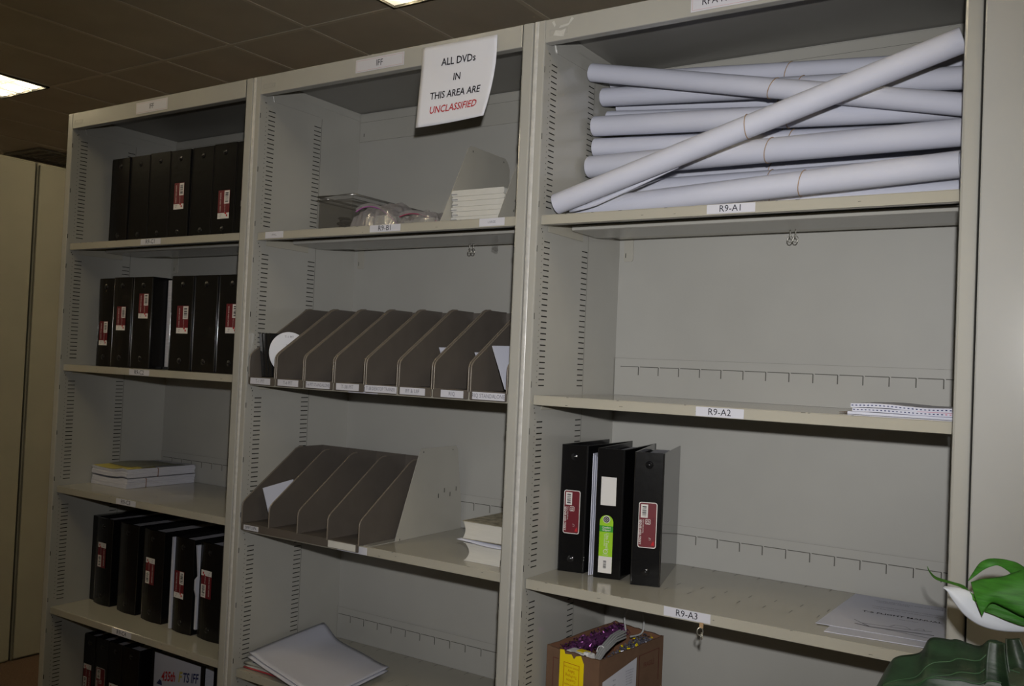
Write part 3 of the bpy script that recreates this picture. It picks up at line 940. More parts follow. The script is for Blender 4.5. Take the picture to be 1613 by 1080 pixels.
def file_bins():
    zb = SH['B2']
    texts = ['T-1 PIT', 'T-6 PIT', 'T-6 PIT STANDALONE', 'T-38 PIT', 'T-38 DESKTOP TRAINER', 'IFF & UIF', 'RIQ', 'RIQ STANDALONE']
    pitch = 0.1080
    for k in range(8):
        x0 = -0.8935+pitch*k
        x1 = x0+pitch-0.003
        t = thing('file_bin', 'brown steel file bin labelled %s on shelf R9-B2' % texts[k], 'file bin', (x0, 0, zb), 0, 'brown file bins on shelf R9-B2')
        prof = bin_profile(0.0045, 0.0005, 0.062, 0.210, 0.205, 0.305, 0.0005)
        W = x1-x0
        for xx in (0.0012, W-0.0026):
            m = MB()
            side_plate(m, xx, 0.0014, prof)
            m.build('side_plate', [BROWN, BROWNEDGE], t)
        m = MB(); m.box(0.002, W-0.002, 0.0125, 0.3045, 0.0008, 0.0022); m.build('base', BROWN, t)
        m = MB(); m.box(0.002, W-0.002, 0.3035, 0.3050, 0.0025, 0.203); m.build('back_plate', BROWN, t)
        m = MB()
        pp = rrect(0.0008, W-0.0008, -0.0185, 0.0035, 0.004, 0.0035)
        m.prism([(p[0], 0.0035, p[2]) for p in pp], (0, 0.0018, 0))
        f = m.build('front_panel', BROWN, t)
        wl = {2: 0.086, 4: 0.104, 7: 0.090, 6: 0.066}.get(k, 0.078)
        off = {2: 0.052, 4: 0.0525, 6: 0.058, 7: 0.054, 5: 0.046}.get(k, 0.049)
        m = MB()
        m.box(off-wl/2, off+wl/2, 0.0026, 0.0034, -0.0165, 0.0005, 0)
        s = {2: 0.0088, 4: 0.0088, 7: 0.0098}.get(k, 0.0094)
        m.text(texts[k], lambda a, b: (off+a, 0.0022, -0.008+b), 1, s, {2: 0.72, 4: 0.72, 7: 0.80}.get(k, 0.9))
        m.build('bin_label', [CARD, GREYINK], f)
    # lower four-compartment bin
    zb = SH['B3']
    x0, P = -0.8935, 0.1086
    t = thing('file_sorter', 'brown steel file sorter with four compartments on the third shelf, middle bay', 'file sorter', (x0, 0, zb))
    prof = bin_profile(0.0045, 0.0005, 0.058, 0.200, 0.203, 0.305, 0.0005)
    for k in range(5):
        m = MB()
        side_plate(m, P*k-0.0007+(0.001 if k == 0 else 0), 0.0014, prof)
        m.build('divider', [BROWN, BROWNEDGE], t)
    m = MB(); m.box(0.001, 4*P, 0.0125, 0.3045, 0.0008, 0.0022); m.build('base', BROWN, t)
    m = MB(); m.box(0.001, 4*P, 0.3035, 0.3050, 0.0025, 0.2028); m.build('back_plate', BROWN, t)
    m = MB()
    pp = rrect(0.0, 4*P+0.001, -0.0165, 0.0045, 0.003, 0.0)
    m.prism([(p[0], 0.0035, p[2]) for p in pp], (0, 0.0018, 0))
    f = m.build('front_panel', BROWN, t)
    m = MB()
    m.box(0.012, 0.070, 0.0026, 0.0034, -0.0135, -0.0005, 0)
    m.text('SIMPTS RPA', lambda a, b: (0.041+a, 0.0022, -0.007+b), 1, 0.0080, 0.8)
    m.build('bin_label', [CARD, INK], f)
    m = MB(); m.box(0.332, 0.426, 0.0022, 0.0034, -0.0155, 0.0015, 0); m.build('bin_label', [PAPERW], f)


def square_sleeve(name, label, cat, c, e1, e2, s, thick, mats, disc=None, group=None):
    """square card sleeve: centre c, unit vectors e1 e2 in its plane"""
    c, e1, e2 = Vector(c), Vector(e1).normalized(), Vector(e2)
    e2 = (e2-e1*e1.dot(e2)).normalized()
    n = e1.cross(e2)
    t = thing(name, label, cat, c, 0, group)
    m = MB()
    h = s/2
    m.prism([e1*-h+e2*-h-n*thick/2, e1*h+e2*-h-n*thick/2, e1*h+e2*h-n*thick/2, e1*-h+e2*h-n*thick/2], n*thick)
    m.build('sleeve', mats, t)
    if disc:
        m = MB()
        d_c = n*(thick/2+0.0004)*disc
        ee2 = e2 if disc > 0 else -e2
        m.disc(d_c, e1, ee2, s*0.44, 0, 40, r0=0.008)
        m.disc(d_c+n*disc*0.0002, e1, ee2, s*0.26, 1, 30, r0=0.009)
        m.build('disc', [DISCG, DISCB], t)
    return t


def bin_contents():
    # black cases and a white disc in the T-1 bin
    zb = SH['B2']+0.0026
    for k, lab in enumerate(('black disc case leaning at the left in the T-1 bin', 'black disc case in the middle of the T-1 bin', 'black disc case behind the white disc in the T-1 bin')):
        t = thing('disc_case', lab, 'disc case', (-0.8640+0.0150*k, 0.030, zb), 0, 'black disc cases in the T-1 bin')
        M = Matrix.Rotation(math.radians(-9), 4, 'Y')
        m = MB(); m.box(-0.006, 0.006, 0, 0.148, 0.0015, 0.124, 0, M); m.build('case', BLACKP, t, bevel=0.0012)
        m = MB(); m.box(-0.0068, -0.0062, 0.004, 0.144, 0.006, 0.12, 0, M); m.build('inlay', VINYL2, t)
    m = MB()
    c = Vector((-0.8170, 0.080, 1.5010))
    u = Vector((0.35, 0.94, 0.02)).normalized()
    v = Vector((-0.10, 0.0, 1)).normalized()
    n = u.cross(v).normalized()
    # disc lying against the cases, its printed side to the aisle
    seg = 40
    for (r0, r1, off, mi) in ((0.0075, 0.060, 0.0, 0),):
        ring_a = [c+n*0.0006+r0*(math.cos(2*math.pi*k/seg)*u+math.sin(2*math.pi*k/seg)*v) for k in range(seg)]
        ring_b = [c+n*0.0006+r1*(math.cos(2*math.pi*k/seg)*u+math.sin(2*math.pi*k/seg)*v) for k in range(seg)]
        ring_c = [p-n*0.0012 for p in ring_b]
        ring_d = [p-n*0.0012 for p in ring_a]
        fs = []
        for i in range(4):
            j = (i+1) % 4
            fs += [(i*seg+k, i*seg+(k+1) % seg, j*seg+(k+1) % seg, j*seg+k) for k in range(seg)]
        m.add(ring_a+ring_b+ring_c+ring_d, fs, 0)
    m.text('T-1 PIT', lambda a, b: c+n*0.001+u*a+v*(0.046+b), 1, 0.0065, 1)
    m.text('DISC 2', lambda a, b: c+n*0.001+u*a+v*(0.022+b), 1, 0.005, 1)
    m.text('VER 3.0', lambda a, b: c+n*0.001+u*a+v*(0.012+b), 1, 0.005, 1)
    tag(m.build('compact_disc', [DISCW, GREYINK], loc=c), 'white printed disc leaning on black cases in the T-1 bin', 'disc')
    # paper sleeves peeping out
    square_sleeve('paper_sleeve', 'white paper corner peeping out of the IFF & UIF bin', 'sleeve', (-0.2923, 0.1705, SH['B2']+0.0597),
                  (0.275, 0.958, 0.033), (-0.48, -0.11, 0.87), 0.100, 0.0012, PAPER)
    square_sleeve('paper_sleeve', 'white paper corner peeping out of the RIQ bin', 'sleeve', (-0.1850, 0.1715, SH['B2']+0.0527),
                  (0.275, 0.958, 0.033), (-0.48, -0.11, 0.87), 0.094, 0.0012, PAPER)
    square_sleeve('disc_sleeve', 'white card sleeve with a grey and blue disc in the RIQ STANDALONE bin', 'sleeve', (-0.0765, 0.1070, SH['B2']+0.0605),
                  (0.275, 0.958, 0.033), (-0.48, -0.11, 0.87), 0.112, 0.003, PAPER, disc=-1)
    square_sleeve('disc_sleeve', 'white sleeve with blue disc corner in the SIMPTS RPA compartment', 'sleeve', (-0.8300, 0.0910, SH['B3']+0.0610),
                  (0.15, 0.97, 0.18), (-0.25, -0.25, 0.93), 0.100, 0.0016, PAPER, disc=-1)


# ------------------------------------------------------------------ dividers, tray, stacks in the middle bay
def bookend(label, x, z, y0, poly, slots_, base_w=0.0, tilt=0.0):
    t = thing('shelf_divider', label, 'divider', (x, y0, z+0.0003), 0, 'pale steel shelf dividers')
    m = MB()
    m.prism([(0, y, zz) for (y, zz) in poly], (0.0013, 0, 0))
    for (y, zz, hgt) in slots_:
        m.quad((0.0016, y-0.0014, zz-hgt/2), (0.0016, y+0.0014, zz-hgt/2), (0.0016, y+0.0014, zz+hgt/2), (0.0016, y-0.0014, zz+hgt/2), 1)
    m.build('plate', [DIVPAINT, SLOT], t)
    m = MB()
    m.box(-0.0240, 0.0, 0.02, poly[-1][0]-0.02, 0.0, 0.0012)
    m.build('foot', [DIVPAINT], t)
    return t


def middle_bay():
    # lower divider
    bookend('pale steel divider plate right of the brown file sorter', -0.432, SH['B3'], 0.0,
            [(0.112, 0.0), (0.112, 0.006), (0.198, 0.228), (0.205, 0.236), (0.36, 0.236), (0.368, 0.228), (0.398, 0.05), (0.398, 0.0)],
            [(0.287, 0.102, 0.012), (0.313, 0.115, 0.012), (0.340, 0.102, 0.012), (0.367, 0.115, 0.012), (0.214, 0.226, 0.004), (0.345, 0.226, 0.003), (0.13, 0.003, 0.005)])
    up_ = [(0.055, 0.0), (0.060, 0.010), (0.165, 0.216), (0.176, 0.2215), (0.335, 0.2215), (0.346, 0.214), (0.358, 0.195), (0.360, 0.13), (0.398, 0.02), (0.398, 0.0)]
    bookend('pale steel divider plate left of the white folded stack on shelf R9-B1', -0.290, SH['B1'], 0.0, up_, [(0.183, 0.2085, 0.005), (0.327, 0.2105, 0.004)])
    bookend('pale steel divider plate at the right end of shelf R9-B1', -0.118, SH['B1'], 0.0, up_,
            [(0.13, 0.060, 0.006), (0.15, 0.050, 0.006), (0.125, 0.035, 0.006)])
    # white folded stack between the dividers
    z = SH['B1']+0.0016
    hs = [0.012, 0.011, 0.013, 0.012, 0.014, 0.012, 0.016]
    pos = ['lowest', 'second from the bottom', 'third from the bottom', 'middle', 'third from the top', 'second from the top', 'topmost']
    for k, hgt in enumerate(hs):
        t = thing('folded_pouch', 'white folded pouch, %s of the stack between steel dividers' % pos[k], 'pouch', (-0.205, 0.10, z), 0, 'white pouches on shelf R9-B1')
        m = MB()
        ww, dd = 0.075, 0.17
        ox = R.uniform(-0.003, 0.003)
        n = 8
        prof = []
        for i in range(n+1):
            a = math.pi*(i/n)-math.pi/2
            prof.append((-ww-0.002+ox-0.004*math.cos(a), 0, hgt/2*(1+math.sin(a)) * 0.96))
        pr2 = [(ww+ox+0.003*math.cos(a_), 0, hgt/2*(1-math.sin(a_))*0.96) for a_ in [math.pi*(i/n)-math.pi/2 for i in range(n+1)]]
        m.prism(prof+pr2, (0, dd, 0), smooth=True)
        m.build('pouch', PAPERW, t)
        m = MB()
        m.box(-ww-0.0055+ox, -ww+0.012+ox, -0.0022, 0.0005, hgt*0.30, hgt*0.38)
        m.build('flap_edge', GREYINK, t)
        z += hgt
    # clear tray with cable and bags
    z = SH['B1']+0.0004
    x0, x1, y0, y1, zt = -0.725, -0.600, 0.076, 0.396, z+0.1005
    t = thing('plastic_tray', 'clear plastic tray at the left of shelf R9-B1', 'tray', ((x0+x1)/2, y0, z))
    hx = (x1-x0)/2
    ly = y1-y0
    m = MB()
    for q in ((-hx, -hx+0.002, 0, ly), (hx-0.002, hx, 0, ly), (-hx+0.002, hx-0.002, 0, 0.002), (-hx+0.002, hx-0.002, ly-0.002, ly)):
        m.box(*q, 0.0, zt-z-0.004)
    m.box(-hx+0.002, hx-0.002, 0.002, ly-0.002, 0, 0.002)
    m.build('tray_body', CLEAR, t)
    m = MB()
    m.tube([(-hx-0.003, -0.003, zt-z-0.002), (hx+0.003, -0.003, zt-z-0.002), (hx+0.003, ly+0.002, zt-z-0.002), (-hx-0.003, ly+0.002, zt-z-0.002)], 0.0032, 6, closed=True)
    m.tube([(-hx-0.001, -0.001, zt-z-0.014), (hx+0.001, -0.001, zt-z-0.014), (hx+0.001, ly+0.001, zt-z-0.014), (-hx-0.001, ly+0.001, zt-z-0.014)], 0.0012, 5, closed=True)
    m.build('rim', CLEARRIM, t)
    m = MB()
    pts = []
    for k in range(90):
        a = k*0.42
        pts.append((0.026*math.cos(a)*(0.7+0.3*math.sin(a*0.37)), 0.020*math.sin(a)*(0.8+0.2*math.sin(a*0.71)), 0.012+0.011*math.sin(a*0.23)+0.0006*k*0.25))
    m.tube(pts, 0.0022, 6)
    o = m.build('cable_coil', BLACKP)
    o.location = (-0.652, 0.106, z+0.0046)
    tag(o, 'tangled black cable coil inside the clear tray', 'cable')

    def bag(label, cx, cy, w_, d_, h_, zipmat, seed, rz):
        t = thing('zip_bag', label, 'bag', (cx, cy, z), rz, 'clear zip bags on shelf R9-B1')
        rr = random.Random(seed)
        ph = [rr.uniform(0, 6.28) for _ in range(8)]

        def f(a, b):
            x, y = (a-0.5)*w_, (b-0.5)*d_
            e = max(0.0, (1-(2*a-1)**4))*max(0.0, (1-(2*b-1)**2))
            hgt = h_*e**0.42
            hgt *= 0.90+0.06*math.sin(7*a+ph[0]+3*b)+0.04*math.sin(11*b+ph[1]+5*a)
            return (x, y, max(0.001, hgt)+0.0015)

        def fc(a, b):
            p = Vector(f(a, b))
            if 0.01 < a < 0.99 and 0.01 < b < 0.99:
                p += Vector((rr.uniform(-0.003, 0.003), rr.uniform(-0.003, 0.003), rr.uniform(-0.0065, 0.0065)*min(1, p.z/0.02)))
                p.z = max(0.002, p.z)
            return p
        m = MB()
        m.grid(fc, 20, 14, 0, False)
        m.grid(lambda a, b: ((a-0.5)*w_, (0.5-b)*d_, 0.0012), 6, 6)
        m.build('film', BAG, t)
        m = MB()
        zp = []
        for k in range(1, 16):
            a_ = k/16
            zp.append(Vector((( a_-0.5)*w_, -0.5*d_+0.012+0.030*a_, 0.004+h_*0.86*math.sin(math.pi*min(1, a_*0.9+0.16))**0.8*(1.0-0.35*a_))))
        m.tube(zp, 0.0016, 6)
        m.grid(lambda a, b: zp[min(14, int(a*14+0.5))]+Vector((0, -0.0015*b, 0.009*b)), 14, 1, 1)
        m.build('zip_strip', [zipmat, BAG], t)
        m = MB()
        for k in range(12):
            a0, b0 = rr.uniform(0.15, 0.85), rr.uniform(0.2, 0.8)
            p = Vector(f(a0, b0))
            m.box(p.x-0.011, p.x+0.011, p.y-0.008, p.y+0.008, 0.003, max(0.006, p.z*0.62))
        m.build('contents', [GREENGREY, BLACKP], t)
    bag('crumpled clear zip bag with purple zip right of the clear tray', -0.520, 0.135, 0.150, 0.15, 0.078, PURPLE, 3, 0.06)
    bag('flat clear zip bag with dark red zip next to the steel divider', -0.369, 0.125, 0.138, 0.14, 0.042, REDBAG, 9, -0.06)
    # books at the right of the third shelf
    z = SH['B3']+0.0004

    def book(label, x0, y0, w_, d_, h_, zz, cover, rz=0.0, wavy=0.0, spine_in=0.012):
        t = thing('paperback_book', label, 'book', (x0, y0, zz), rz, 'thick manuals on the third shelf')
        m = MB()
        n = 6
        prof = []
        for k in range(n+1):
            s_ = k/n
            prof.append((spine_in*math.sin(math.pi*s_), 0, 0.0015+(h_-0.003)*s_))
        poly = prof+[(w_, 0, h_-0.0015), (w_, 0, 0.0015)]
        m.prism(poly, (0, d_, 0), 0)
        m.build('page_block', BOOKEDGE, t)
        m = MB()
        m.box(-0.004, w_, -0.002, d_+0.001, h_-0.0014, h_)
        m.box(-0.002, w_, -0.001, d_+0.001, 0.0, 0.0014)
        m.build('cover', cover, t)
        return t
    book('thick manual lying at the bottom of the book pile on the third shelf', -0.169, 0.058, 0.128, 0.255, 0.043, z, PAPERW)
    m = MB()
    m.grid(lambda a, b: (-0.186+0.145*a+0.006*b, 0.045+0.22*b, z+0.0445+0.0020*math.sin(6*a)*(1-a)+0.006*(1-a)**3), 14, 4)
    tag(m.build('loose_papers', PAPER, solid=0.0016, loc=(-0.12, 0.15, z+0.0445)), 'loose white sheets sticking out between the two thick manuals', 'papers')
    book('thick manual with mottled grey cover, on top of the book pile', -0.175, 0.056, 0.133, 0.258, 0.042, z+0.0520, BOOKCOVER, spine_in=0.006)
    # papers on the fourth shelf, middle bay
    z = SH['B4']+0.0004
    t = thing('magazine', 'red-covered magazine under the large white papers, bottom of the pile', 'magazine', (-0.80, 0.03, z))
    m = MB(); m.grid(lambda a, b: (-0.088+0.165*a, 0.002+0.24*b, 0.0022+0.001*math.sin(3*a)), 6, 4); m.build('cover', REDCOVER, t, solid=0.003)
    m = MB(); m.grid(lambda a, b: (-0.086+0.160*a, 0.004+0.24*b, 0.0055+0.001*math.sin(3*a)), 6, 4); m.build('pages', PAPERW, t, solid=0.002)
    t = thing('magazine', 'grey-green magazine on top of the red magazine, below the white papers', 'magazine', (-0.80, 0.03, z+0.007))
    m = MB(); m.grid(lambda a, b: (-0.092+0.165*a, 0.006+0.24*b, 0.0052+0.002*math.sin(3*a)), 6, 4); m.build('pages', GREENGREY, t, solid=0.006)
    m = MB(); m.box(-0.060, 0.035, 0.010, 0.20, 0.0112, 0.0125); m.build('cover_band', BLUEINK, t)

    def big_paper(off, rot, rise, nm, lab, th, curl=0.030):
        A, B_, C_, D_ = Vector((-0.884, 0.045, 0)), Vector((-0.880, 0.330, 0)), Vector((-0.548, 0.250, 0)), Vector((-0.515, -0.045, 0))

        def f(a, b):
            p = (A*(1-a)+D_*a)*(1-b)+(B_*(1-a)+C_*a)*b
            bulge = 0.030*max(0, 1-a*1.25)**0.6 if a < 0.8 else 0.0
            cl = curl*math.exp(-((a)/0.16)**2)*(0.20+0.80*b)
            wav = 0.003*math.sin(5*a+3*b)
            sag = -0.012*max(0, a-0.78)*max(0, 0.35-b)*8
            return (p.x+off[0], p.y+off[1], z+0.008+rise+bulge*0.45+cl+wav*(1-a)*0.5+sag*0.3)
        m = MB()
        m.grid(f, 26, 16)
        return tag(m.build(nm, PAPER, solid=th, loc=(-0.70, 0.14, z+0.02)), lab, 'paper')
    big_paper((0.006, -0.010), 0, 0.005, 'large_paper_sheet', 'lower sheaf of large white paper, edges showing under the top sheet', 0.003, 0.022)
    big_paper((0.0, 0.0), 0, 0.0115, 'large_paper_sheet', 'top sheet of large white paper with curled left edge, fourth shelf', 0.0022)


def paper_stacks():
    # banded copies, left bay third shelf
    z = SH['C3']+0.0004

    def stack(lab, zz, hgt, band_y, dx, top):
        t = thing('paper_stack', lab, 'paper stack', (-1.802, 0.132, zz), 0, 'rubber-banded paper stacks on shelf R9-C3')
        w_, d_ = 0.198, 0.268

        def zw(a, b):
            return -0.004*math.sin(math.pi*min(1, a*1.05))*(1-b) + (0.005*math.exp(-((a-0.85)/0.12)**2)*(1-0.6*b))
        m = MB()
        nz = 7
        for i in range(nz):
            s0, s1 = i/nz, (i+1)/nz
            jx, jy = R.uniform(-0.002, 0.002)+dx, R.uniform(-0.002, 0.002)

            def P(a, b, s):
                return (a*w_+jx, b*d_+jy, max(0.0002, s*hgt+zw(a, b)*min(1, (zz-z)*60+s*0.8)))
            nu, nv = 14, 8
            m.grid(lambda a, b: P(a, b, s1), nu, nv, 0, False)
            m.grid(lambda a, b: P(a, 0, s0+(s1-s0)*b), nu, 1, 0, False)
            m.grid(lambda a, b: P(1, a, s0+(s1-s0)*b), nv, 1, 0, False)
            m.grid(lambda a, b: P(1-a, 1, s0+(s1-s0)*b), nu, 1, 0, False)
            m.grid(lambda a, b: P(0, 1-a, s0+(s1-s0)*b), nv, 1, 0, False)
        m.build('sheets', STACKP, t)
        m = MB()
        yb = band_y
        pts = [(-0.002+dx, yb, 0.001), (-0.002+dx, yb, hgt-0.001), (w_*0.3, yb, hgt+0.0012), (w_*0.8, yb, hgt+0.002+zw(0.8, yb/d_)), (w_+0.003+dx, yb, hgt-0.001), (w_+0.003+dx, yb, 0.0012), (w_*0.5, yb, 0.0012)]
        m.tube(pts, 0.0014, 6, closed=True)
        m.build('rubber_band', BANDD, t)
        if top:
            m = MB()
            m.grid(lambda a, b: (a*w_*0.97+0.002, 0.002+0.11*b, hgt+0.0012+zw(a, b*0.4)), 12, 4)
            m.build('yellow_sheet', YELLOWP, t)
            m = MB()
            m.grid(lambda a, b: (a*w_*0.97+0.002, 0.06+0.205*b, hgt+0.0026+zw(a, 0.3+0.7*b)+0.003*math.sin(5*b)), 12, 8)
            m.build('cover_sheet', GREYP, t)
    stack('lower rubber-banded stack of white copies on shelf R9-C3', z, 0.030, 0.070, 0.0, False)
    stack('upper rubber-banded stack of white copies with yellow sheet on shelf R9-C3', z+0.0335, 0.028, 0.115, 0.0, True)
    # dashed stack on shelf A2
    z = SH['A2']+0.0004
    rows = [(0.0000, 0.0050, BLUEINK, 'lowest printed pad with dashed edge on shelf R9-A2'), (0.0052, 0.0072, BLUEINK, 'middle printed pad with dashed edge on shelf R9-A2'),
            (0.0126, 0.0076, BLUEINK, 'top printed pad with dashed edge on shelf R9-A2')]
    for i, (dz, hgt, ink, lab) in enumerate(rows):
        x0, x1 = 0.694+0.004*((i*2) % 3), 0.8815
        t = thing('printed_pad', lab, 'paper pad', (x0, 0.072+0.003*i, z+dz), 0, 'printed pads on shelf R9-A2')
        w_ = x1-x0

        def P(a, b, s):
            wv = 0.0026*math.sin(4.2*a+0.9)*math.sin(math.pi*min(1, a*1.1)) * (dz/0.0126)
            return (a*w_, b*0.20, s*hgt+max(wv, -0.0012)*1.0)
        m = MB()
        m.grid(lambda a, b: P(a, b, 0.98), 24, 4, 0, True)
        m.grid(lambda a, b: P(a, 0, b*0.98), 24, 1, 0, True)
        m.grid(lambda a, b: P(0, 1-a, b*0.98), 4, 1, 0, True)
        m.grid(lambda a, b: P(1-a, 1, b*0.98), 24, 1, 0, True)
        m.grid(lambda a, b: P(1, a, b*0.98), 4, 1, 0, True)
        m.build('sheets', PAPER, t)
        m = MB()
        if i > 0:
            n = 26
            for k in range(n):
                a0, a1 = (k+0.25)/n, (k+0.72)/n
                q = [Vector(P(a0, 0, 0.38)), Vector(P(a1, 0, 0.38)), Vector(P(a1, 0, 0.62)), Vector(P(a0, 0, 0.62))]
                q = [p+Vector((0, -0.0004, 0)) for p in q]
                m.quad(*q, 1 if (i == 1 and k > 22) or (i == 2 and k > 24) else 0)
        n = 30
        for k in range(n):
            if (i == 1 and k > 18) or (i == 0 and 12 < k):
                q = [Vector(P(k/n, 0, 0.90)), Vector(P((k+1)/n, 0, 0.90)), Vector(P((k+1)/n, 0, 1.0)), Vector(P(k/n, 0, 1.0))]
                m.quad(*[p+Vector((0, -0.0005, 0)) for p in q], 1 if i == 1 else 0)
        if m.f:
            m.build('edge_print', [ink, PINKINK], t)
    m = MB()
    m.grid(lambda a, b: (0.672+0.12*a, 0.10+0.18*b, z+0.0012+0.0005*math.sin(7*a)), 6, 4)
    o = tag(m.build('brown_envelope', mat('brown_paper', (0.12, 0.075, 0.05), 0.7, 0.1), solid=0.0008, loc=(0.73, 0.19, z)), 'thin brown sheet sticking out under the printed pads', 'envelope')
    # manual sheets on shelf A3
    z = SH['A3']+0.0006
    t = thing('manual_cover_sheet', 'white manual cover sheet reading T-6 FLIGHT MANUAL on shelf R9-A3', 'paper', (0.76, 0.25, z+0.0016))
    m = MB()
    q = [(0.645, 0.086), (0.878, 0.102), (0.872, 0.400), (0.650, 0.394)]

    def S(x, y, dz=0.0):
        return (x-0.76, y-0.25, dz)
    m.prism([S(*p) for p in q], (0, 0, 0.0008), 0)
    an = math.radians(4)

    def tf(cx, cy):
        return lambda a, b: S(cx+a*math.cos(an)-b*math.sin(an), cy+a*math.sin(an)+b*math.cos(an), 0.0011)
    m.text('T-6 FLIGHT MANUAL', tf(0.770, 0.252), 1, 0.0115, 1.0, bold=0.02)
    m.text('UNITED STATES NAVY AND AIR FORCE SERIES', tf(0.775, 0.365), 2, 0.0058, 0.95)
    m.text('TECHNICAL ORDER', tf(0.735, 0.350), 2, 0.0055, 0.95)
    m.text('COMMANDERS ARE RESPONSIBLE FOR BRINGING', tf(0.772, 0.310), 2, 0.0050, 0.9)
    m.text('THIS PUBLICATION TO THE ATTENTION OF ALL', tf(0.775, 0.293), 2, 0.0050, 0.9)
    m.text('1 MARCH 2004', tf(0.785, 0.228), 2, 0.0048, 0.9)
    # sketch of a trainer aircraft
    def line(pts, wd):
        for (a, b) in zip(pts[:-1], pts[1:]):
            dx, dy = b[0]-a[0], b[1]-a[1]
            L = math.hypot(dx, dy); nx, ny = -dy/L*wd/2, dx/L*wd/2
            m.quad(S(a[0]-nx, a[1]-ny, 0.0011), S(b[0]-nx, b[1]-ny, 0.0011), S(b[0]+nx, b[1]+ny, 0.0011), S(a[0]+nx, a[1]+ny, 0.0011), 3)
    line([(0.698, 0.166), (0.716, 0.148), (0.80, 0.160), (0.838, 0.176)], 0.0022)
    line([(0.706, 0.136), (0.735, 0.130), (0.80, 0.142), (0.845, 0.150)], 0.005)
    line([(0.716, 0.148), (0.735, 0.131)], 0.003)
    line([(0.765, 0.158), (0.772, 0.178), (0.790, 0.178), (0.802, 0.164)], 0.0014)
    line([(0.752, 0.134), (0.86, 0.122)], 0.0022)
    line([(0.808, 0.168), (0.815, 0.182), (0.822, 0.183), (0.825, 0.172)], 0.0012)
    m.build('printed_sheet', [PAPER, INK, GREYINK, GREYINK], t)
    m = MB()
    m.prism([(0.672, 0.043, z), (0.876, 0.064, z), (0.874, 0.35, z), (0.668, 0.34, z)], (0, 0, 0.0012), 0)
    tag(m.build('paper_sheet', PAPER, loc=(0.77, 0.2, z)), 'plain white sheet lying under the T-6 manual cover', 'paper')


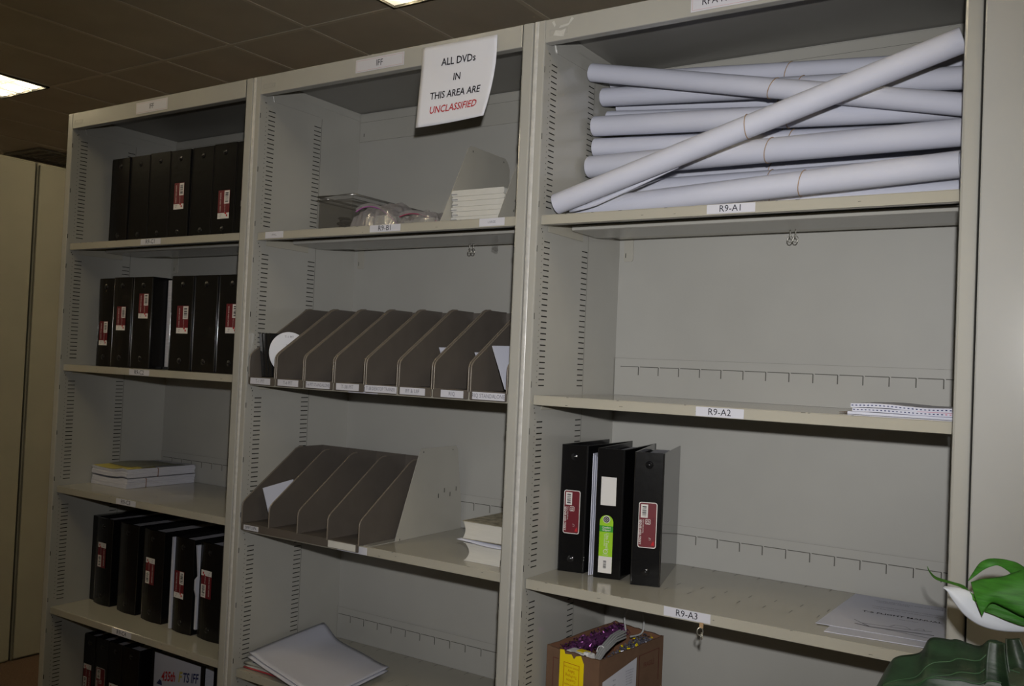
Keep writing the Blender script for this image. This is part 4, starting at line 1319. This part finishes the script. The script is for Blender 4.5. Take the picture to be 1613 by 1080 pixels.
# ------------------------------------------------------------------ paper rolls
def rolls():
    E = [('diag', (0.052, 0.045, 1.8630), (0.876, 0.050, 2.1085), 0.0235, 0.53, 'long white paper roll leaning diagonally across the front of the top shelf'),
         ('r', (0.050, 0.190, 2.2050), (0.872, 0.138, 2.0150), 0.0215, 0.549, 'white paper roll slanting down to the right from the top left of the pile'),
         ('r', (0.050, 0.300, 2.2150), (0.872, 0.282, 2.1400), 0.0215, 0.539, 'topmost white paper roll lying at the back of the pile'),
         ('r', (0.046, 0.262, 2.1650), (0.872, 0.205, 2.0860), 0.0225, 0.596, 'second highest white paper roll, under the topmost one'),
         ('r', (0.056, 0.325, 2.1560), (0.872, 0.335, 2.0850), 0.0190, 0.5, 'thin white paper roll at the back, in the third row from the top'),
         ('r', (0.048, 0.285, 2.1180), (0.872, 0.290, 2.0450), 0.0180, 0.5, 'thin white paper roll behind the middle of the pile'),
         ('r', (0.046, 0.222, 2.0830), (0.872, 0.192, 2.0250), 0.0240, 0.584, 'white paper roll in the middle of the pile, just under the slanting roll'),
         ('r', (0.044, 0.232, 2.0330), (0.872, 0.246, 1.9880), 0.0225, 0.573, 'white paper roll in the fifth row, behind the diagonal roll'),
         ('r', (0.046, 0.205, 1.9800), (0.872, 0.130, 1.9620), 0.0260, 0.547, 'thick white paper roll in the lower middle of the pile'),
         ('r', (0.048, 0.245, 1.9240), (0.872, 0.225, 1.9170), 0.0240, 0.521, 'white paper roll second from the bottom, behind the front ones'),
         ('r', (0.054, 0.133, 1.8630), (0.872, 0.098, 1.8960), 0.0250, 0.648, 'lowest front white paper roll above the R9-A1 label'),
         ('r', (0.050, 0.245, 1.8605), (0.872, 0.165, 1.8605), 0.0240, 0.542, 'bottom white paper roll lying flat on the top shelf'),
         ('r', (0.060, 0.345, 1.8600), (0.872, 0.345, 1.8600), 0.0235, 0.52, 'white paper roll at the very back, on the shelf'),
         ('r', (0.052, 0.350, 1.9080), (0.872, 0.335, 1.9080), 0.0240, 0.52, 'white paper roll at the back, second layer'),
         ('r', (0.058, 0.330, 1.9600), (0.872, 0.330, 1.9600), 0.0240, 0.48, 'white paper roll at the back, third layer'),
         ('r', (0.050, 0.335, 2.0100), (0.872, 0.345, 2.0100), 0.0235, 0.5, 'white paper roll at the back, fourth layer'),
         ('r', (0.062, 0.350, 2.0620), (0.872, 0.375, 2.0560), 0.0230, 0.5, 'white paper roll at the back, fifth layer')]
    for (kind, a, b, r, tb, lab) in E:
        a, b = Vector(a), Vector(b)
        t = thing('paper_roll', lab, 'paper roll', a, 0, 'rolled plans on shelf R9-A1')
        d = (b-a)
        L = d.length
        d.normalize()
        q = Vector((0, 0, 1))
        nx = d.cross(q).normalized()
        ny = nx.cross(d)
        seg = 28

        def ring(s, rad):
            return [d*s+rad*(math.cos(2*math.pi*k/seg)*nx+math.sin(2*math.pi*k/seg)*ny) for k in range(seg)]
        st = [(0.14, r*0.80), (0.0, r*0.86), (0.0, r*1.0), (0.02, r), (L*0.3, r), (L*tb, r*0.985), (L*0.75, r), (L-0.02, r), (L, r), (L, r*0.86), (L-0.14, r*0.80)]
        m = MB()
        for i in range(len(st)-1):
            m.add(ring(*st[i])+ring(*st[i+1]), [(k, (k+1) % seg, seg+(k+1) % seg, seg+k) for k in range(seg)], 0, i not in (1, 8))
        m.build('sheet', PAPER, t)
        # spiral edge where the outer sheet ends, a narrow raised strip
        a0 = 2.4
        m = MB()
        pts = []
        for s_ in [0.004, L*0.5, L-0.004]:
            for k in range(5):
                an = a0+k*0.12
                pts.append(d*s_+(r+0.0005*(k/4))*(math.cos(an)*nx+math.sin(an)*ny))
        m.add(pts, [(i*5+k, i*5+k+1, (i+1)*5+k+1, (i+1)*5+k) for i in range(2) for k in range(4)], 0, True)
        m.build('outer_edge', PAPER, t)
        m = MB()
        tilt = 0.006
        m.tube([d*(L*tb+tilt*math.sin(2*math.pi*k/24))+(r+0.0004)*(math.cos(2*math.pi*k/24)*nx+math.sin(2*math.pi*k/24)*ny) for k in range(24)], 0.0009, 6, closed=True)
        m.build('rubber_band', BAND, t)
        if kind == 'diag':
            m = MB()
            pts = []
            n = 12
            for i in range(n+1):
                f_ = i/n
                s_ = 0.022+f_*0.27
                wd = 0.015*min(1, f_*3.2+0.25)*(1-f_)**0.9
                base = d*s_+r*0.97*(math.cos(-1.45)*nx+math.sin(-1.45)*ny)+Vector((0, 0.012, 0))
                pts.append(base)
                pts.append(base-ny*wd+Vector((0, 0.002, 0)))
            m.add(pts, [(2*i, 2*i+1, 2*i+3, 2*i+2) for i in range(n)], 0, True)
            m.build('loose_edge', PAPER, t, solid=0.0006)


# ------------------------------------------------------------------ sign, box, clips
def sign():
    W, Hs = 0.2215, 0.1985
    xL, zT = -0.3200, 2.2605

    def S(a, b, e=0.0):
        """a 0..1 left to right, b 0..1 top to bottom"""
        down = max(0.0, (b-0.22)/0.78)
        fwd = 0.001+0.010*down*(1-a)+0.031*(down**1.6)*a**1.6
        x = xL+W*a-0.006*down*down*a-0.002*down
        z = zT-Hs*b-0.002*a+0.003*down*a
        return Vector((x, -0.0012-fwd-e, z))
    base = Vector((xL+W/2, -0.002, zT-Hs/2))
    t = thing('paper_sign', 'white paper sign reading ALL DVDs IN THIS AREA ARE UNCLASSIFIED, taped to the header', 'sign', base)
    m = MB()
    m.grid(lambda a, b: S(a, b)-base, 20, 20)
    m.build('sheet', SIGNPAPER, t, solid=0.0004)
    for (txt, cy, sz, ink, bold, sh, xs) in (('ALL DVDs', 0.225, 0.0185, 0, 0.022, 0, 0.90), ('IN', 0.430, 0.0180, 0, 0.022, 0, 0.90),
                                             ('THIS AREA ARE', 0.635, 0.0180, 0, 0.022, 0, 0.90), ('UNCLASSIFIED', 0.812, 0.0180, 1, 0.020, 0.10, 0.92)):
        m = MB()
        m.text(txt, lambda p, q, cy=cy: S(0.508+p/W, cy-q/Hs, 0.0008)-base, ink, sz, xs, bold=bold, shear=sh)
        m.build('lettering', [INK, REDINK], t)


def carton():
    z = SH['A4']+0.0006
    zt = 0.862
    h = zt-z
    A, B_, C_, D_ = Vector((0.046, 0.096, 0)), Vector((0.194, 0.070, 0)), Vector((0.223, 0.345, 0)), Vector((0.074, 0.385, 0))
    ctr = (A+B_+C_+D_)/4
    t = thing('cardboard_box', 'open brown cardboard box with yellow tape on the fourth shelf, right bay', 'box', (ctr.x, ctr.y, z))
    P = [p-ctr for p in (A, B_, C_, D_)]
    th = 0.004
    inn = [p*(1-th/0.09) for p in P]
    R2 = random.Random(5)
    m = MB()
    for i in range(4):
        a, b = P[i], P[(i+1) % 4]
        ai, bi = inn[i], inn[(i+1) % 4]
        n = 12
        top = [h-R2.uniform(0, 0.0025) for _ in range(n+1)]
        top[0] = top[-1] = h
        for k in range(n):
            s0, s1 = k/n, (k+1)/n
            p0, p1 = a.lerp(b, s0), a.lerp(b, s1)
            q0, q1 = ai.lerp(bi, s0), ai.lerp(bi, s1)
            z0, z1 = Vector((0, 0, top[k])), Vector((0, 0, top[k+1]))
            m.add([p0, p1, p1+z1, p0+z0], [(0, 1, 2, 3)], 0)
            m.add([q1, q0, q0+z0, q1+z1], [(0, 1, 2, 3)], 1)
            m.add([p0+z0, p1+z1, q1+z1, q0+z0], [(0, 1, 2, 3)], 0)
    m.add([p+Vector((0, 0, 0.0)) for p in P], [(3, 2, 1, 0)], 0)
    m.add([p+Vector((0, 0, 0.004)) for p in inn], [(0, 1, 2, 3)], 1)
    m.build('carton', [CARDBOARD, CARDBOARDIN], t)

    def face(i):
        a, b = P[i], P[(i+1) % 4]
        u = (b-a)
        L = u.length
        u = u/L
        n = Vector((u.y, -u.x, 0))
        return lambda s, zz, e=0.0006: a+u*(s*L)+n*e+Vector((0, 0, zz)), L
    F, L = face(0)       # left-front face with the tape
    m = MB()
    edge = [0.33]
    top = [(0.26, h-0.001), (0.34, h+0.001), (0.36, h-0.008), (0.48, h-0.005), (0.53, h-0.014), (0.57, h-0.006), (0.66, h-0.002), (0.72, h-0.018)]
    bot = [(0.72, h-0.16), (0.26, h-0.16)]
    m.add([F(s, zz) for (s, zz) in top+bot], [tuple(range(len(top)+len(bot)))[::-1]], 0)
    for (s0, s1, z0, z1) in ((0.34, 0.64, h-0.0265, h-0.0252), (0.34, 0.35, h-0.13, h-0.0252), (0.63, 0.64, h-0.13, h-0.0252)):
        m.add([F(s0, z0, 0.001), F(s1, z0, 0.001), F(s1, z1, 0.001), F(s0, z1, 0.001)], [(0, 1, 2, 3)], 1)
    for (txt, dz, sz) in (('PACKED WITH CARE', 0.034, 0.0035), ('Safety', 0.043, 0.0066), ('To Prying', 0.053, 0.0066), ('Caution', 0.063, 0.0066), ('remove all staples', 0.073, 0.0042), ('before opening box', 0.081, 0.0042), ('with knife or tool', 0.089, 0.0042)):
        m.text(txt, lambda a, b, dz=dz: F(0.49-a/L, h-dz-b, 0.0011), 1, sz, 0.9)
    m.build('yellow_tape', [YELLOW, TAPEINK], t)
    m = MB()
    for (s0, s1, z0, z1) in ((0.13, 0.24, h-0.024, h-0.0225), (0.13, 0.24, h-0.092, h-0.0905), (0.13, 0.14, h-0.092, h-0.0225)):
        m.add([F(s0, z0), F(s1, z0), F(s1, z1), F(s0, z1)], [(0, 1, 2, 3)], 0)
    m.build('box_print', BOXPRINT, t)
    m = MB()
    G, L2 = face(1)      # right face with the white label
    for (s0, s1, z0, z1) in ((0.60, 0.93, h-0.026, h-0.0245), (0.60, 0.61, h-0.10, h-0.0245), (0.92, 0.93, h-0.10, h-0.0245)):
        m.add([G(s0, z0), G(s1, z0), G(s1, z1), G(s0, z1)], [(0, 1, 2, 3)], 0)
    m.text('FRAGILE', lambda a, b: G(0.76+a/L2, h-0.052+b, 0.0007), 0, 0.012, 0.8)
    m.build('box_print', BOXPRINT, t)
    m = MB()
    m.add([G(0.05, h-0.12), G(0.56, h-0.12), G(0.56, h-0.026), G(0.05, h-0.050)], [(0, 1, 2, 3)], 0)
    for k in range(6):
        zz = h-0.048-0.006*k
        m.text('SHIP TO ADDRESS LINE'[0:20-k], lambda a, b, zz=zz: G(0.45+a/L2, zz+b, 0.001), 1, 0.003, 0.8)
    for k in range(2):
        zz = h-0.056-0.011*k
        m.text('FROM', lambda a, b, zz=zz: G(0.22+a/L2, zz+b, 0.001), 1, 0.004, 0.8)
    m.build('shipping_label', [CARD, GREYINK], t)
    # ---- contents: tinsel garlands, cable, white connector block
    rr = random.Random(11)

    def tinsel(lab, pts, rad, mt, n, flecks=None):
        base = Vector(pts[0])
        m = MB()
        P_ = [Vector(p) for p in pts]
        m.tube([p-base for p in P_], rad*0.55, 8, 0)
        for k in range(n):
            s = rr.random()*(len(P_)-1)
            i = min(int(s), len(P_)-2)
            c = P_[i].lerp(P_[i+1], s-i)
            dr = Vector((rr.gauss(0, 1), rr.gauss(0, 1), rr.gauss(0, 1))).normalized()
            c2 = c+dr*rad*rr.uniform(0.55, 1.0)
            a = dr.orthogonal().normalized()
            a = (Matrix.Rotation(rr.uniform(0, 6.28), 3, dr) @ a)
            b = dr.cross(a)
            dr2 = Vector((rr.gauss(0, 1), rr.gauss(0, 1), rr.gauss(0, 1)))*0.35
            a = (a+dr2).normalized()
            s1, s2 = rr.uniform(0.002, 0.0045), rr.uniform(0.0012, 0.0028)
            c2 -= base
            m.add([c2-a*s1-b*s2, c2+a*s1-b*s2, c2+a*s1+b*s2+dr*0.002, c2-a*s1+b*s2], [(0, 1, 2, 3)], 1 if (flecks and rr.random() < flecks) else 0)
        o = tag(m.build('tinsel_garland', mt), lab, 'garland')
        o.location = base
    zc = zt-0.018
    tinsel('shiny purple tinsel garland along the left side of the cardboard box', [(0.078, 0.118, zc-0.004), (0.086, 0.17, zc+0.002), (0.096, 0.24, zc+0.006), (0.104, 0.315, zc+0.008), (0.112, 0.350, zc+0.004)], 0.023, [TINSELP, BLACKP], 900, 0.12)
    tinsel('silver tinsel garland with yellow flecks on the right side of the cardboard box', [(0.170, 0.150, zc-0.022), (0.176, 0.21, zc-0.012), (0.182, 0.27, zc-0.004), (0.190, 0.322, zc+0.000)], 0.022, [TINSELS, YELLOW], 700, 0.10)
    t2 = thing('cable_bundle', 'tied bundle of grey cable lying in the cardboard box', 'cable', (0.15, 0.2, zc))
    m = MB()
    for k in range(9):
        o_ = Vector(((k % 3)*0.0048-0.005, 0, (k // 3)*0.0044))
        pts = [Vector((0.157, 0.115, zc-0.014)), Vector((0.150, 0.17, zc+0.004)), Vector((0.142, 0.24, zc+0.012)), Vector((0.137, 0.30, zc+0.008))]
        m.tube([p+o_*(0.85+0.25*i)-Vector((0.15, 0.2, zc)) for i, p in enumerate(pts)], 0.0025, 7)
    m.build('strands', CABLE, t2)
    m = MB()
    m.tube([Vector((0.146, 0.168, zc-0.001))+Vector((0.0095*math.cos(a*0.3927), 0.003*math.sin(a*0.3927), 0.0105*math.sin(a*0.3927)+0.008))-Vector((0.15, 0.2, zc)) for a in range(16)], 0.0012, 6, closed=True)
    m.build('tie', WHITEP, t2)
    m = MB()
    loop = [(0.128, 0.335, zc+0.010), (0.118, 0.345, zc+0.040), (0.122, 0.352, zc+0.062), (0.140, 0.358, zc+0.080), (0.158, 0.356, zc+0.070), (0.168, 0.350, zc+0.040), (0.166, 0.342, zc+0.012), (0.150, 0.30, zc+0.010)]
    sm = []
    for i in range(len(loop)-1):
        for k in range(4):
            p0, p1, p2, p3 = [Vector(loop[max(0, min(len(loop)-1, i+j))]) for j in (-1, 0, 1, 2)]
            s = k/4
            sm.append(0.5*((2*p1)+(p2-p0)*s+(2*p0-5*p1+4*p2-p3)*s*s+(3*p1-p0-3*p2+p3)*s**3)-Vector((0.15, 0.2, zc)))
    m.tube(sm, 0.0024, 7)
    m.build('loop', CABLE, t2)
    t3 = thing('adapter_block', 'white and grey adapter block with yellow sticker in the cardboard box', 'adapter', (0.125, 0.112, zc-0.005))
    M = Matrix.Rotation(math.radians(-8), 4, 'Z')
    m = MB(); m.box(-0.030, 0.030, -0.018, 0.014, 0, 0.020, 0, M); m.build('housing', WHITEP, t3, bevel=0.003)
    m = MB(); m.box(-0.008, 0.018, -0.006, 0.012, 0.0202, 0.0212, 0, M); m.build('sticker', YELLOW, t3)
    m = MB(); m.box(0.022, 0.034, -0.022, -0.010, 0.006, 0.028, 0, M); pl = m.build('plug', WHITEP, t3, bevel=0.002)
    m = MB(); m.box(0.025, 0.031, -0.0225, -0.0219, 0.010, 0.022, 0, M); m.build('socket', SLOT, pl)


def clips():
    def ringpts(c, r, ax, n=14, sq=1.3):
        return [Vector(c)+Vector((r*math.cos(2*math.pi*k/n)*ax[0], r*math.cos(2*math.pi*k/n)*ax[1], r*sq*math.sin(2*math.pi*k/n))) for k in range(n)]
    for (lab, x, y, z, n) in (('pair of small wire loops hanging under the top shelf of the right bay', 0.512, 0.30, SH['A1']-0.002, 2),
                              ('pair of small wire loops hanging under the top shelf of the middle bay', -0.365, 0.30, SH['B1']-0.002, 2)):
        t = thing('wire_hook', lab, 'hook', (x, y, z), 0, 'wire hooks under the shelves')
        for k in range(n):
            m = MB()
            dx = -0.006+0.012*k
            m.tube([(dx, 0, -0.0185), (dx, 0, -0.024)], 0.0011, 6)
            m.tube([(dx, 0, 0.0005), (dx, 0, -0.0190)], 0.0011, 6)
            m.tube(ringpts((dx, 0, -0.031), 0.0055, (1, 0)), 0.0011, 6, closed=True)
            m.build('loop', METAL, t)
    t = thing('key_hook', 'small tan clip and ring hanging from shelf R9-A3', 'hook', (0.444, LIPY-0.0004, SH['A3']-0.020))
    m = MB()
    m.box(-0.004, 0.004, -0.001, 0.0008, -0.010, 0.0004)
    m.build('tape_tab', BAND, t)
    m = MB(); m.tube(ringpts((-0.002, -0.001, -0.0170), 0.0060, (0.8, 0.6)), 0.0012, 6, closed=True); m.build('ring', METAL, t)
    m = MB(); m.tube(ringpts((0.0015, -0.001, -0.025), 0.0048, (0.6, -0.8)), 0.0012, 6, closed=True); m.build('ring', METAL, t)
    t = thing('tape_scrap', 'scrap of clear tape dangling under the top shelf of the middle bay', 'tape', (-0.287, 0.30, SH['B1']-0.0195))
    m = MB(); m.grid(lambda a, b: (0.020*(a-0.5), 0.003*math.sin(3*a), -0.014*b+0.003*math.sin(4*a+2*b)), 6, 4); m.build('strip', CLEAR, t, solid=0.0004)


# ------------------------------------------------------------------ plant
def leaf(m, spine, widths, side, mi=0, fold=0.25, n=24, wav=0.0, nv=8):
    """spine: control points; side: vectors pointing across the blade"""
    S_ = [Vector(p) for p in spine]
    K = len(S_)

    def cr(arr, s):
        i = min(int(s*(K-1)), K-2)
        f_ = s*(K-1)-i
        g = [arr[max(0, min(K-1, i+j))] for j in (-1, 0, 1, 2)]
        return 0.5*((2*g[1])+(g[2]-g[0])*f_+(2*g[0]-5*g[1]+4*g[2]-g[3])*f_*f_+(3*g[1]-g[0]-3*g[2]+g[3])*f_**3)
    sides = [Vector(v) for v in side]

    def P(a, b):
        c = cr(S_, a)
        c1, c0 = cr(S_, min(1, a+0.02)), cr(S_, max(0, a-0.02))
        tn = (c1-c0).normalized()
        sd = cr(sides, a)
        sd = (sd-tn*sd.dot(tn)).normalized()
        nm = tn.cross(sd)
        wd = max(0.0002, cr(widths, a))
        q = 2*b-1
        return c+sd*(wd*q)+nm*(abs(q)**1.5*wd*fold+wav*math.sin(14*a+3*q)*abs(q))
    m.grid(P, n, nv, mi)


def plant():
    base = Vector((1.13, -0.40, 0))
    t = thing('potted_plant', 'leafy potted plant with one white bloom at the lower right corner', 'plant', base)
    o = base
    m = MB()
    prof = [(0.12, 0.0), (0.15, 0.26), (0.158, 0.30), (0.145, 0.30), (0.14, 0.27)]
    seg = 32
    vs = []
    for (r, z) in prof:
        vs += [(r*math.cos(2*math.pi*k/seg), r*math.sin(2*math.pi*k/seg), z) for k in range(seg)]
    fs = [(i*seg+k, i*seg+(k+1) % seg, (i+1)*seg+(k+1) % seg, (i+1)*seg+k) for i in range(4) for k in range(seg)]
    m.add(vs, fs, 0, True)
    m.disc((0, 0, 0.001), (1, 0, 0), (0, -1, 0), 0.12, 0, seg)
    m.build('pot', POT, t)
    m = MB(); m.disc((0, 0, 0.275), (1, 0, 0), (0, 1, 0), 0.141, 0, seg); m.build('soil', SOIL, t)

    def L(name, spine, widths, side, mt, **k):
        m = MB()
        leaf(m, [Vector(p)-o for p in spine], widths, side, **k)
        return m.build(name, mt, t, solid=0.0007)
    Y = -0.36
    def patch(name, top, bot, y0, bulge, mt, fold=0.0, n=36, nv=14, ripple=0.0, tilt=0.0):
        """a blade between an upper and a lower edge (x, z pairs), bulging towards the aisle"""
        def cr(arr, s_):
            K = len(arr)
            i_ = min(int(s_*(K-1)), K-2)
            f_ = s_*(K-1)-i_
            g = [Vector(arr[max(0, min(K-1, i_+k))]) for k in (-1, 0, 1, 2)]
            return 0.5*((2*g[1])+(g[2]-g[0])*f_+(2*g[0]-5*g[1]+4*g[2]-g[3])*f_*f_+(3*g[1]-g[0]-3*g[2]+g[3])*f_**3)

        def P(a, b):
            q = cr(bot, a).lerp(cr(top, a), b)
            y = y0-bulge*math.sin(math.pi*b)*math.sin(math.pi*min(1, 0.12+a*0.8))-fold*(1-abs(2*b-1))+ripple*math.sin(11*b+4*a)*a+tilt*(b-0.5)
            return Vector((q.x, y, q.y))-o
        m = MB()
        m.grid(P, n, nv)
        lf = m.build(name, mt, t, solid=0.0007)
        if mt is LEAFDARK:
            for (b0, b1) in ((0.42, 0.52), (0.30, 0.72), (0.50, 0.88)):
                m = MB()
                m.tube([P(0.10+0.85*k/30, b0+(b1-b0)*k/30)+Vector((0, -0.0008, 0)) for k in range(31)], [0.0011*(0.4+0.6*k/30) for k in range(31)], 6)
                m.build('vein', LEAFVEIN, lf)
        return lf
    # white bloom, its tip to the left, hanging under the green leaf
    patch('white_bloom', [(0.9287, 1.2228), (0.9378, 1.2240), (0.9500, 1.2235), (0.9659, 1.2190), (0.9740, 1.2110), (0.9876, 1.2075), (1.0262, 1.2052), (1.06, 1.203)],
          [(0.9287, 1.2226), (0.9341, 1.2185), (0.9399, 1.2092), (0.9544, 1.1920), (0.9732, 1.1811), (0.9974, 1.1785), (1.0268, 1.1830), (1.06, 1.192)], Y-0.010, 0.006, SPATHE, ripple=0.0008, tilt=0.010)
    # narrow curled leaf reaching left
    L('leaf', [(0.8748, -0.150, 1.2069), (0.8816, -0.170, 1.2030), (0.8982, -0.220, 1.2042), (0.9262, -0.280, 1.2124), (0.9485, -0.330, 1.2186), (0.9660, Y-0.012, 1.2160), (1.000, Y-0.01, 1.206), (1.05, Y, 1.20)],
      [0.0003, 0.0013, 0.0021, 0.0018, 0.0024, 0.0042, 0.006, 0.004], [(0.25, -0.4, 1)]*8, LEAFPALE, fold=0.4, n=40, nv=4)
    # broad bright leaf whose point folds down over the bloom
    patch('leaf', [(0.9631, 1.2380), (0.9747, 1.2436), (0.9996, 1.2514), (1.0125, 1.2584), (1.0281, 1.2642), (1.07, 1.262)],
          [(0.9789, 1.2001), (0.9830, 1.2105), (0.9902, 1.2195), (1.0050, 1.2155), (1.0296, 1.2078), (1.07, 1.212)], Y-0.036, 0.004, LEAF, fold=0.005, ripple=0.0018, tilt=0.016)
    # lower green leaf behind it
    patch('leaf', [(0.9802, 1.2031), (0.9866, 1.2151), (1.0036, 1.2173), (1.0285, 1.2119), (1.06, 1.208)],
          [(0.9802, 1.2030), (0.9900, 1.2005), (1.0086, 1.1951), (1.0290, 1.1924), (1.06, 1.198)], Y-0.024, 0.003, LEAF, fold=-0.004, ripple=0.001, tilt=0.006)
    # arching leaf at the top
    L('leaf', [(0.9545, Y+0.02, 1.2300), (0.9615, Y+0.02, 1.2405), (0.9700, Y+0.018, 1.2525), (0.9790, Y+0.018, 1.2590), (0.9896, Y+0.022, 1.2610), (1.0033, Y+0.030, 1.2565), (1.0160, Y+0.036, 1.2480), (1.045, Y+0.04, 1.226)],
      [0.0004, 0.0028, 0.0052, 0.0056, 0.0050, 0.0075, 0.0100, 0.006], [(0.7, -0.5, -0.5), (0.7, -0.5, -0.5), (0.65, -0.5, -0.6), (0.4, -0.5, -0.75), (0.0, -0.6, 0.7), (0.35, -0.6, 0.7), (0.5, -0.5, 0.7), (0.5, -0.4, 0.7)][:3]
      + [(0.4, -0.5, -0.75), (0.05, -0.6, -0.75), (-0.35, -0.6, -0.65), (-0.5, -0.5, -0.6), (-0.5, -0.4, -0.6)], LEAF, fold=0.3, n=40)
    # big dark leaves underneath
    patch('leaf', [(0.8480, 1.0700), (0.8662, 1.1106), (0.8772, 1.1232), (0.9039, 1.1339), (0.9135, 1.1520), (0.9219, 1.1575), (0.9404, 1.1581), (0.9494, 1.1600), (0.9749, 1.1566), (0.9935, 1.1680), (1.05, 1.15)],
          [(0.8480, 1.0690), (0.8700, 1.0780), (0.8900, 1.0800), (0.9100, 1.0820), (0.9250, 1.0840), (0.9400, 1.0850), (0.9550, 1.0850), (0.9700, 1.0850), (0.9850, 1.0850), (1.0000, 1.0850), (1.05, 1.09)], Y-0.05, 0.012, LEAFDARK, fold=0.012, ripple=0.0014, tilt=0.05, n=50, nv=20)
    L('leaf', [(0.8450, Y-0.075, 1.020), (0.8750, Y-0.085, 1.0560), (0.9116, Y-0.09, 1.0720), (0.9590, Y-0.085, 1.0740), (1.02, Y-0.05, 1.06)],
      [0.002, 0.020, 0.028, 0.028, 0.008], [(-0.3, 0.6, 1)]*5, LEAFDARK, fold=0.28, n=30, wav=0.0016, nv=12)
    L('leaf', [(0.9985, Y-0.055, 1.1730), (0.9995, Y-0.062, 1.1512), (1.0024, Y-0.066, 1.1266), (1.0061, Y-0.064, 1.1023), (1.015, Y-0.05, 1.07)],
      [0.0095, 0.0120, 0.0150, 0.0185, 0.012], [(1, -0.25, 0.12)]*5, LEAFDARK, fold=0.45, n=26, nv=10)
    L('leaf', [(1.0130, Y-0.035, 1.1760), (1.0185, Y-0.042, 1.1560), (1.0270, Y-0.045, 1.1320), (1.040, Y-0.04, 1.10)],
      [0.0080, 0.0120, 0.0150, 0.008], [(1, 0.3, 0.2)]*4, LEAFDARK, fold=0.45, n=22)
    ends = [(1.075, Y+0.01, 1.188), (1.05, Y, 1.20), (1.075, Y, 1.222), (1.065, Y, 1.192), (1.045, Y+0.04, 1.226), (1.05, Y-0.01, 1.095), (1.02, Y-0.05, 1.06), (1.015, Y-0.05, 1.07), (1.040, Y-0.04, 1.10)]
    for k, e in enumerate(ends):
        e = Vector(e)
        rt_ = Vector((base.x+0.05*math.cos(k*0.7), base.y+0.05*math.sin(k*0.7), 0.27))
        mid = e.lerp(rt_, 0.4)+Vector((0.03, 0.0, 0.02))
        m = MB()
        pts = []
        for i in range(13):
            s = i/12
            pts.append((e*(1-s)**2+mid*2*s*(1-s)+rt_*s*s)-o)
        m.tube(pts, [0.0022+0.0022*i/12 for i in range(13)], 7)
        m.build('stem', STEM, t)


room()
lights()
lockers()
shelving()
binders()
file_bins()
bin_contents()
middle_bay()
paper_stacks()
rolls()
sign()
carton()
clips()
plant()
